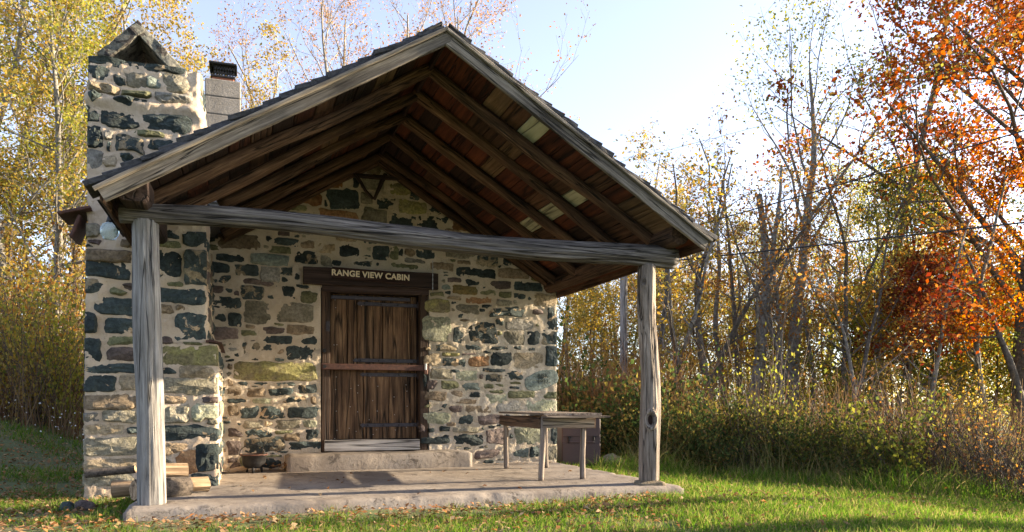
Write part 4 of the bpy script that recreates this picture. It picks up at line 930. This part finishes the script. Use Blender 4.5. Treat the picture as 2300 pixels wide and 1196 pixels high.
# single trunks that can be told apart
def single(name, label, u, d, H, r, lf, nl, seed, bark=BARK, size=.08, spread=.2, **kw):
    x, y = at(PX(u), d); plant_tree(name, label, make_tree(seed, H, r, lf, nl, size, spread, bark, **kw), x, y)
single('locust_tree', 'locust tree with feathery sparse yellow-green crown against the sky', 1775, 18, 9.9, .19, 'yellow_green', 2600, 101, BARK, .085, .20, n=[12, 5, 4], start=[.5, .25, .15], ang=[36, 40, 45], len=[.50, .5, .5], lean=(.03, 0))
single('tall_trunk_tree', 'tall slender trunk reaching the top edge beside the red leaves', 1965, 19, 13.5, .16, 'yellow_green', 700, 102, BARK, .08, .2, n=[7, 4, 3], start=[.40, .2, .2], ang=[35, 40, 45], lean=(-.03, 0))
single('dead_snag', 'leafless broken-topped trunk left of the locust tree', 1690, 17.5, 6.6, .11, None, 0, 103, BARK, n=[5, 3, 2], start=[.4, .2, .2], len=[.22, .5, .5], taper=[.35, .9, .9, .8], lean=(.05, 0))
single('leaning_grey_tree', 'grey lichened trunk leaning right, forked, beyond the right post', 1650, 16.5, 7.0, .15, 'rust', 500, 104, BARK, n=[8, 4, 3], start=[.35, .2, .2], lean=(.13, 0))
single('twisted_bare_tree', 'dead tree with crooked bare top branch against the sky', 1630, 20, 8.6, .10, None, 0, 105, BARK, n=[6, 3, 2], start=[.5, .2, .2], len=[.2, .5, .5], crook=[.14, .2, .22, .25])
for i, (u, d, H, r) in enumerate(((1520, 15.5, 6.5, .075), (1560, 17, 7, .08), (1600, 16, 7.0, .09), (1745, 16.5, 6.5, .085), (1860, 16, 6.5, .06), (1905, 17, 7.5, .07), (1830, 19, 7, .06), (2000, 17, 6, .06), (1470, 17.5, 6.5, .07), (2090, 16, 6, .06), (1580, 14.8, 6, .07), (1685, 18.5, 7.5, .08), (1720, 20, 8, .09), (1810, 15.5, 6, .055), (1880, 19, 7.5, .08), (1935, 15.5, 6, .05))):
    single('slim_trunk_tree', 'slim dark trunk with thin branches in the right thicket', u, d, H, r*1.12, 'rust' if i % 2 else 'gold', 700, 120+i, BARKD if i % 3 else BARK, .08, .2, n=[9, 5, 3], start=[.3, .2, .2], lean=((i % 5-2)*.04, 0), crook=[.11, .18, .22, .25])
for t in [o for o in COL.objects if o.name.startswith('slim_trunk_tree')]: t['group'] = 'slim trunks of the right thicket'
# big red oak whose trunk stands outside the right edge; boughs reach in
ox, oy = 15.8, 3.2
plant_tree('red_oak', 'big red oak whose boughs reach in at the upper right', make_tree(140, 12.5, .26, 'red', 19000, .115, .17, BARKD, n=[19, 8, 5], start=[.30, .22, .12], ang=[62, 48, 45], len=[.55, .42, .5], az=math.pi*1.0, up=[.03, .02, .0, 0], clump=-.22), ox, oy)
plant_tree('dark_red_oak', 'low dark red oak bough hanging at the right edge', make_tree(141, 5.4, .12, 'dark_red', 3000, .11, .24, BARKD, n=[8, 7, 4], start=[.55, .3, .2], ang=[74, 48, 45], len=[.62, .40, .5], az=math.pi*1.0, up=[.03, .0, -.02, 0]), 14.4, 2.0)
# trees beyond the right edge of the view: they throw the long shadows across the lawn and porch
plant_tree('shade_oak', 'oak with sparse crown on the sunny side beyond the right edge', make_tree(150, 11, .27, 'orange', 2600, .12, .15, BARKD, n=[10, 6, 4], start=[.5, .22, .15], clump=.0), 10.5, -5.45)
plant_tree('shade_tree', 'slim bare trunk on the sunny side beyond the right edge', make_tree(151, 12, .16, 'gold', 1800, .1, .15, BARK, n=[10, 6, 4], start=[.5, .22, .15]), 15.5, -4.3)
plant_tree('shade_sapling', 'young tree on the sunny side far beyond the right edge', make_tree(152, 9, .12, 'gold', 2500, .1, .15, BARK, n=[12, 6, 4], start=[.3, .22, .15]), 20, -2.2)

for i, (x, y, sc) in enumerate(((13.5, -5.75, .72), (17.0, -4.75, .9), (11.5, -6.6, .6))):
    plant_tree('shade_bush', ('nearest', 'middle', 'far')[i]+' of the young trees standing in the sun beyond the right edge', under2, x, y, i*2.0, sc, 'young trees beyond the right edge')

# --- shrubs, brambles, weeds
def make_bush(seed, Rr, H, nl, size, lf, ncane=26, stiff=.5):
    rng = np.random.default_rng(seed); rr = random.Random(seed); t = Tree(seed); pts = []
    for i in range(ncane):
        a = rr.uniform(0, 6.2832); q = Vector((math.cos(a), math.sin(a), 0)); L = H*rr.uniform(.8, 1.5); p = q*Rr*.35*rr.random(); d = (q*rr.uniform(.2, .9)+Vector((0, 0, 1.3))).normalized(); P = [p.copy()]
        for s in range(7):
            d = (d+Vector((rr.gauss(0, .12), rr.gauss(0, .12), -.20*(1-stiff)*s*.5))).normalized(); p = p+d*L/7; P.append(p.copy())
            if p.z > .12: pts.append(tuple(p))
        t.tube(P, [.008-.0008*s for s in range(8)], 3)
    C = np.array(pts)[rng.integers(0, len(pts), nl)]+rng.normal(size=(nl, 3))*.13
    C[:, 2] = np.abs(C[:, 2]); V, F = leaves_np(C, size, rng, .7)
    cm = npmesh('foliage', V, F); cm.materials.append(Lf[lf]); sm = mesh('canes', t.V, t.F); sm.materials.append(TWIG)
    return sm, cm
BC = {}
def plant_bush(name, label, m, u, d, sc, group, rz):
    BC.setdefault(name, []).append(u)
    if u > 1500: d -= (u-1500)/800*1.9
    x, y = at(PX(u), d); t = thing(name, label, 'bush', (x, y, gz(x, y)), rz, group); t.scale = (sc, sc, sc*(.6+.95*((u*7919 % 97)/97)))
    obj('canes', m[0], None, t); obj('foliage', m[1], None, t)
bb = [make_bush(200+i, .9, 1.05, 2100, .08, 'green', 22) for i in range(3)]
for i, (u, d, sc) in enumerate(((1275, 14, 1.1), (1330, 12.9, 1.1), (1385, 13.6, 1.05), (1440, 13.0, 1.0), (1500, 12.9, 1.0), (1560, 12.3, .9), (1625, 12.6, .8), (1700, 12.4, .65), (1420, 12.4, .7), (1530, 11.8, .6), (1600, 11.6, .5), (1760, 11.8, .55), (1830, 11.9, .6), (1950, 11.6, .5))):
    plant_bush('bramble_bush', 'dark green bramble bush behind the locker and the right post', bb[i % 3], u, d, sc, 'bramble bushes along the lawn', i*1.7)
gb = [make_bush(210+i, .45+.15*i, 1.0+.12*i, (700, 1100, 500)[i], (.05, .075, .045)[i], ('olive', 'olive', 'yellow_green')[i], (34, 20, 46)[i], (.85, .5, .95)[i]) for i in range(3)]
for i, (u, d, sc) in enumerate(((1560, 13.2, 1.0), (1640, 13.0, 1.05), (1710, 12.6, 1.1), (1790, 12.0, 1.05), (1850, 12.2, .9), (1490, 14, 1.1), (1930, 11.8, .8), (2010, 11.4, .75), (2130, 12, .7), (2240, 12, .75), (1600, 12.2, .7), (1680, 12, .75), (1750, 12.4, .9), (1820, 12, .7))):
    plant_bush('goldenrod_clump', 'clump of tall fading goldenrod at the lawn edge', gb[i % 3], u, d, sc, 'goldenrod clumps at the lawn edge', i*2.1)
rb = [make_bush(220, .7, 1.1, 420, .05, 'rust', 70, .85), make_bush(221, .7, 1.0, 420, .05, 'brown', 70, .85)]
for i, (u, d, sc) in enumerate(((1300, 16, 1.3), (1360, 15.5, 1.4), (1430, 15.5, 1.3), (1880, 12.8, 1.1), (1970, 12.4, 1.05), (2060, 12.2, 1.1), (2150, 11.9, 1.1), (2230, 11.3, 1.0), (2300, 11, 1.0), (2380, 10.6, 1.0))):
    plant_bush('rusty_shrub', 'rusty brown shrub at the edge of the right thicket', rb[i % 2], u, d, sc, 'rusty shrubs at the thicket edge', i*1.3)
lb = [make_bush(232, .8, 1.5, 2000, .065, 'yellow_green', 40, .7), make_bush(230, .8, 1.9, 1500, .06, 'rust', 60, .85), make_bush(231, .8, 1.7, 1700, .065, 'gold', 55, .8)]
for i, (u, d, sc) in enumerate(((-80, 13.2, .9), (0, 13.3, .85), (75, 13.0, .8), (150, 13.4, .9), (-60, 14.4, 1.2), (20, 14.6, 1.3), (90, 14.2, 1.25), (160, 15, 1.35), (210, 16.5, 1.4), (-20, 17, 1.5), (120, 18, 1.6), (60, 20, 1.8), (190, 21, 1.8))):
    plant_bush('tangled_shrub', 'tangled brown and gold shrub behind the dead weeds', lb[i % 3], u, d, sc, 'tangled shrubs left of the chimney', i*1.9)
row([(0, 18, 1.2), (80, 21, 1.3), (150, 17, 1.1), (215, 24, 1.4), (-70, 19, 1.2)], under, 'understory_tree', 'small golden understory tree left of the chimney', 'golden understory left of the chimney')
# dead standing stems and dry grass (one mass each)
DRY = leaf_mat('dry_stem', [(.12,.075,.04), (.20,.135,.075), (.28,.20,.12), (.08,.05,.03), (.16,.08,.04)], .3)
DRYR = leaf_mat('dry_grass_red', [(.26,.13,.055), (.34,.20,.09), (.22,.10,.045), (.38,.26,.13)], .35)
def blades(n, sample, h0, h1, w, mat, name, label, seed, lean=.18, segs=3, curl=.25, cat='grass'):
    rng = np.random.default_rng(seed); P = sample(n, rng); n = len(P)
    hh = rng.uniform(h0, h1, n)*P[:, 3]; a = rng.uniform(0, 6.2832, n); wd = w*P[:, 4]*rng.uniform(.7, 1.3, n)
    side = np.stack([np.cos(a), np.sin(a), np.zeros(n)], 1); la = rng.uniform(0, 6.2832, n)
    ld = np.stack([np.cos(la), np.sin(la), np.zeros(n)], 1); ln = np.abs(rng.normal(0, lean, n)); cu = np.abs(rng.normal(0, curl, n))
    Vs = []
    for i in range(segs+1):
        t = i/segs; off = (ln*t+cu*t*t)*hh; c = P[:, :3]+ld*off[:, None]; c[:, 2] += hh*t*(1-.35*np.minimum(1, ln*t+cu*t*t)); ww = wd*(1-.85*t)
        Vs += [c-side*ww[:, None]*.5, c+side*ww[:, None]*.5]
    V = np.stack(Vs, 1).reshape(-1, 3); m = 2*(segs+1); b = (np.arange(n)*m)[:, None, None]
    q = np.array([[2*i, 2*i+1, 2*i+3, 2*i+2] for i in range(segs)])[None]
    o = obj(name, npmesh(name, V, (b+q).reshape(-1, 4)), mat); tag(o, label, cat, kind='stuff'); return o
gzv = np.vectorize(gz)
def wedge(u0, u1, d0, d1, pw=0.0, slope=0):
    def f(n, rng):
        u = rng.uniform(u0, u1, n); sh = np.maximum(0, u-1500)/800*1.9*slope; d = (d0**(1+pw)+(d1**(1+pw)-d0**(1+pw))*rng.random(n))**(1/(1+pw))-sh; ta = (u-1150)/1693
        s, c = math.sin(YAW), math.cos(YAW); x = CAM.x+d*(s+c*ta); y = CAM.y+d*(c-s*ta)
        cl = np.array([.55+.9*max(0, .5+nz(a*.9, b*.9, 3)) for a, b in zip(x, y)])
        return np.stack([x, y, gzv(x, y), cl, np.ones(n)], 1)
    return f
blades(1300, wedge(-120, 215, 12.4, 16), .4, 1.7, .013, DRY, 'dead_weeds', 'tall dead brown weed stems left of the chimney', 1, .25, 3, .3)
blades(5200, wedge(1250, 1520, 13.6, 17), 1.0, 2.1, .014, DRYR, 'dry_tall_grass', 'reddish dry tall grass behind the bramble bushes', 2, .25, 3, .3)
blades(5200, wedge(1500, 2450, 12.2, 16, 0.0, 1), .6, 1.5, .013, DRY, 'dead_brush', 'brown dead brush standing along the right thicket', 3, .2, 3, .15)
blades(4200, wedge(1400, 2350, 11.3, 13.2, 0.0, 1), .25, 1.0, .009, leaf_mat('straw', [(.36,.27,.14), (.26,.24,.09), (.17,.19,.06)], .3), 'straw_grass', 'pale straw and green tall grass at the lawn edge', 4, .3, 3, .4)
# white asters low in the left weeds
x, y = 0, 0
AST = leaf_mat('aster_white', [(.55,.55,.52), (.68,.68,.66)], .3)
rng = np.random.default_rng(9); P = wedge(-60, 190, 11.6, 12.6)(60, rng); P[:, 2] += rng.uniform(.05, .6, len(P))
V, F = leaves_np(P[:, :3], .028, rng, 1.0); tag(obj('aster_flowers', npmesh('aster_flowers', V, F), AST), 'tiny white aster flowers among the dead weeds', 'flowers', kind='stuff')

# --- lawn
GR = leaf_mat('grass_blade', [(.045,.10,.016), (.07,.14,.02), (.10,.18,.026), (.13,.20,.032), (.18,.20,.05), (.25,.20,.10)], .5)
def lawn_ok(x, y):
    if -2.46 < x < 2.52 and -3.26 < y < .1: return False
    if -3.0 < x < 2.6 and y > CF-.05: return False
    if 2.8 < x < 3.45 and .3 < y < .95: return False
    return True
def lawn(u0, u1, d0, d1, pw, thin):
    w = wedge(u0, u1, d0, d1, pw)
    def f(n, rng):
        P = w(n, rng); keep = []
        for i, (x, y, z, c, q) in enumerate(P):
            if not lawn_ok(x, y): continue
            g = fb(x*.8, y*.8, 1)+.35*nz(x*3.2, y*3.2, 2)
            bare_ = max(0, 1-abs(y+3.45)/.45) if -3 < x < 1.9 else 0   # worn strip along the slab
            if x < -2.7: bare_ = max(bare_, .45)
            if rng.random() < (.55+g*.9 if x < 1.5 else .72+g*.6)-bare_*.75: keep.append(i)
        P = P[keep]; d = np.hypot(P[:, 0]-CAM.x, P[:, 1]-CAM.y); P[:, 4] = np.maximum(1, d/6.5); P[:, 3] = .75+.5*(P[:, 3]-.5); return P
    return f
blades(150000, lawn(-120, 2420, 4.7, 8.5, -.2, 0), .035, .10, .0065, GR, 'lawn_grass', 'short green mown grass in front of the porch', 20, .35, 2, .5)
blades(70000, lawn(-120, 2450, 8.5, 13.2, .3, 0), .04, .11, .0075, GR, 'far_lawn_grass', 'short green grass of the lawn farther back', 21, .35, 2, .5)
blades(6000, wedge(1330, 2420, 10.3, 12.2, 0.0, 1), .12, .35, .009, GR, 'rough_grass', 'longer rough green grass at the foot of the bushes', 22, .4, 3, .6)
# fallen leaves
FL = leaf_mat('fallen_leaf', [(.30,.19,.10), (.22,.12,.06), (.40,.29,.17), (.16,.085,.045), (.34,.15,.06)], .15)
rng = np.random.default_rng(31)
P = np.concatenate([wedge(-120, 1500, 5.0, 7.5)(5200, rng), wedge(-120, 330, 6.5, 12)(2600, rng), wedge(1300, 2400, 5.0, 11)(4200, rng)])
P = np.array([p for p in P if lawn_ok(p[0], p[1]) and rng.random() < .35+.9*max(0, 1-abs(p[1]+3.55)/.8)+(.4 if p[0] < -2.6 else 0)])
P[:, 2] += rng.uniform(.012, .05, len(P))
def flat_leaves(C, size, rng):
    n = len(C); a = rng.uniform(0, 6.2832, n); d = np.stack([np.cos(a), np.sin(a), rng.normal(0, .3, n)], 1); e = np.stack([-np.sin(a), np.cos(a), rng.normal(0, .3, n)], 1)
    L = size*rng.uniform(.5, 1.25, n)[:, None]; up = np.array([[0, 0, 1]])*L*rng.uniform(.0, .3, n)[:, None]
    V = np.stack([C-d*L*.5, C-e*L*.3+up, C+d*L*.5, C+e*L*.3+up], 1).reshape(-1, 3); return V, (np.arange(n)*4)[:, None]+np.array([[0, 1, 2, 3]])
Q = np.stack([rng.uniform(-2.3, 2.4, 170), rng.uniform(-3.1, -.05, 170), np.full(170, .008)], 1); Q = Q[(rng.random(170) < .25) | (Q[:, 1] > -.7) & (Q[:, 0] > 1.1)]
V, F = flat_leaves(np.concatenate([P[:, :3], Q]), .05, rng); tag(obj('fallen_leaves', npmesh('fallen_leaves', V, F), FL), 'dry brown fallen leaves scattered over the lawn', 'leaves', kind='stuff')
C = np.stack([rng.normal(-1.05, .09, 90), rng.normal(-.30, .10, 90), rng.uniform(.01, .09, 90)], 1); C[:, 0] = np.minimum(C[:, 0], -1.08)
V, F = flat_leaves(C, .05, rng); tag(obj('leaf_pile', npmesh('leaf_pile', V, F), FL), 'small heap of dry leaves beside the door step', 'leaves', kind='stuff')

for nm_, us in BC.items():                       # place words for look-alike bushes
    obs = [o for o in COL.objects if o.name.split('.')[0] == nm_ and o.parent is None]
    ordr = sorted(range(len(us)), key=lambda i: us[i])
    for r_, i in enumerate(ordr): obs[i]['label'] = obs[i]['label']+', '+('rightmost' if r_ == len(us)-1 else ORD[r_])
st_ = [o for o in COL.objects if o.name.split('.')[0] == 'slim_trunk_tree' and o.parent is None]
def bearing(o): q = o.location-CAM; return (math.cos(YAW)*q.x-math.sin(YAW)*q.y)/(math.sin(YAW)*q.x+math.cos(YAW)*q.y)
for r_, o in enumerate(sorted(st_, key=bearing)): o['label'] = o['label']+', '+('rightmost' if r_ == len(st_)-1 else ORD[r_])
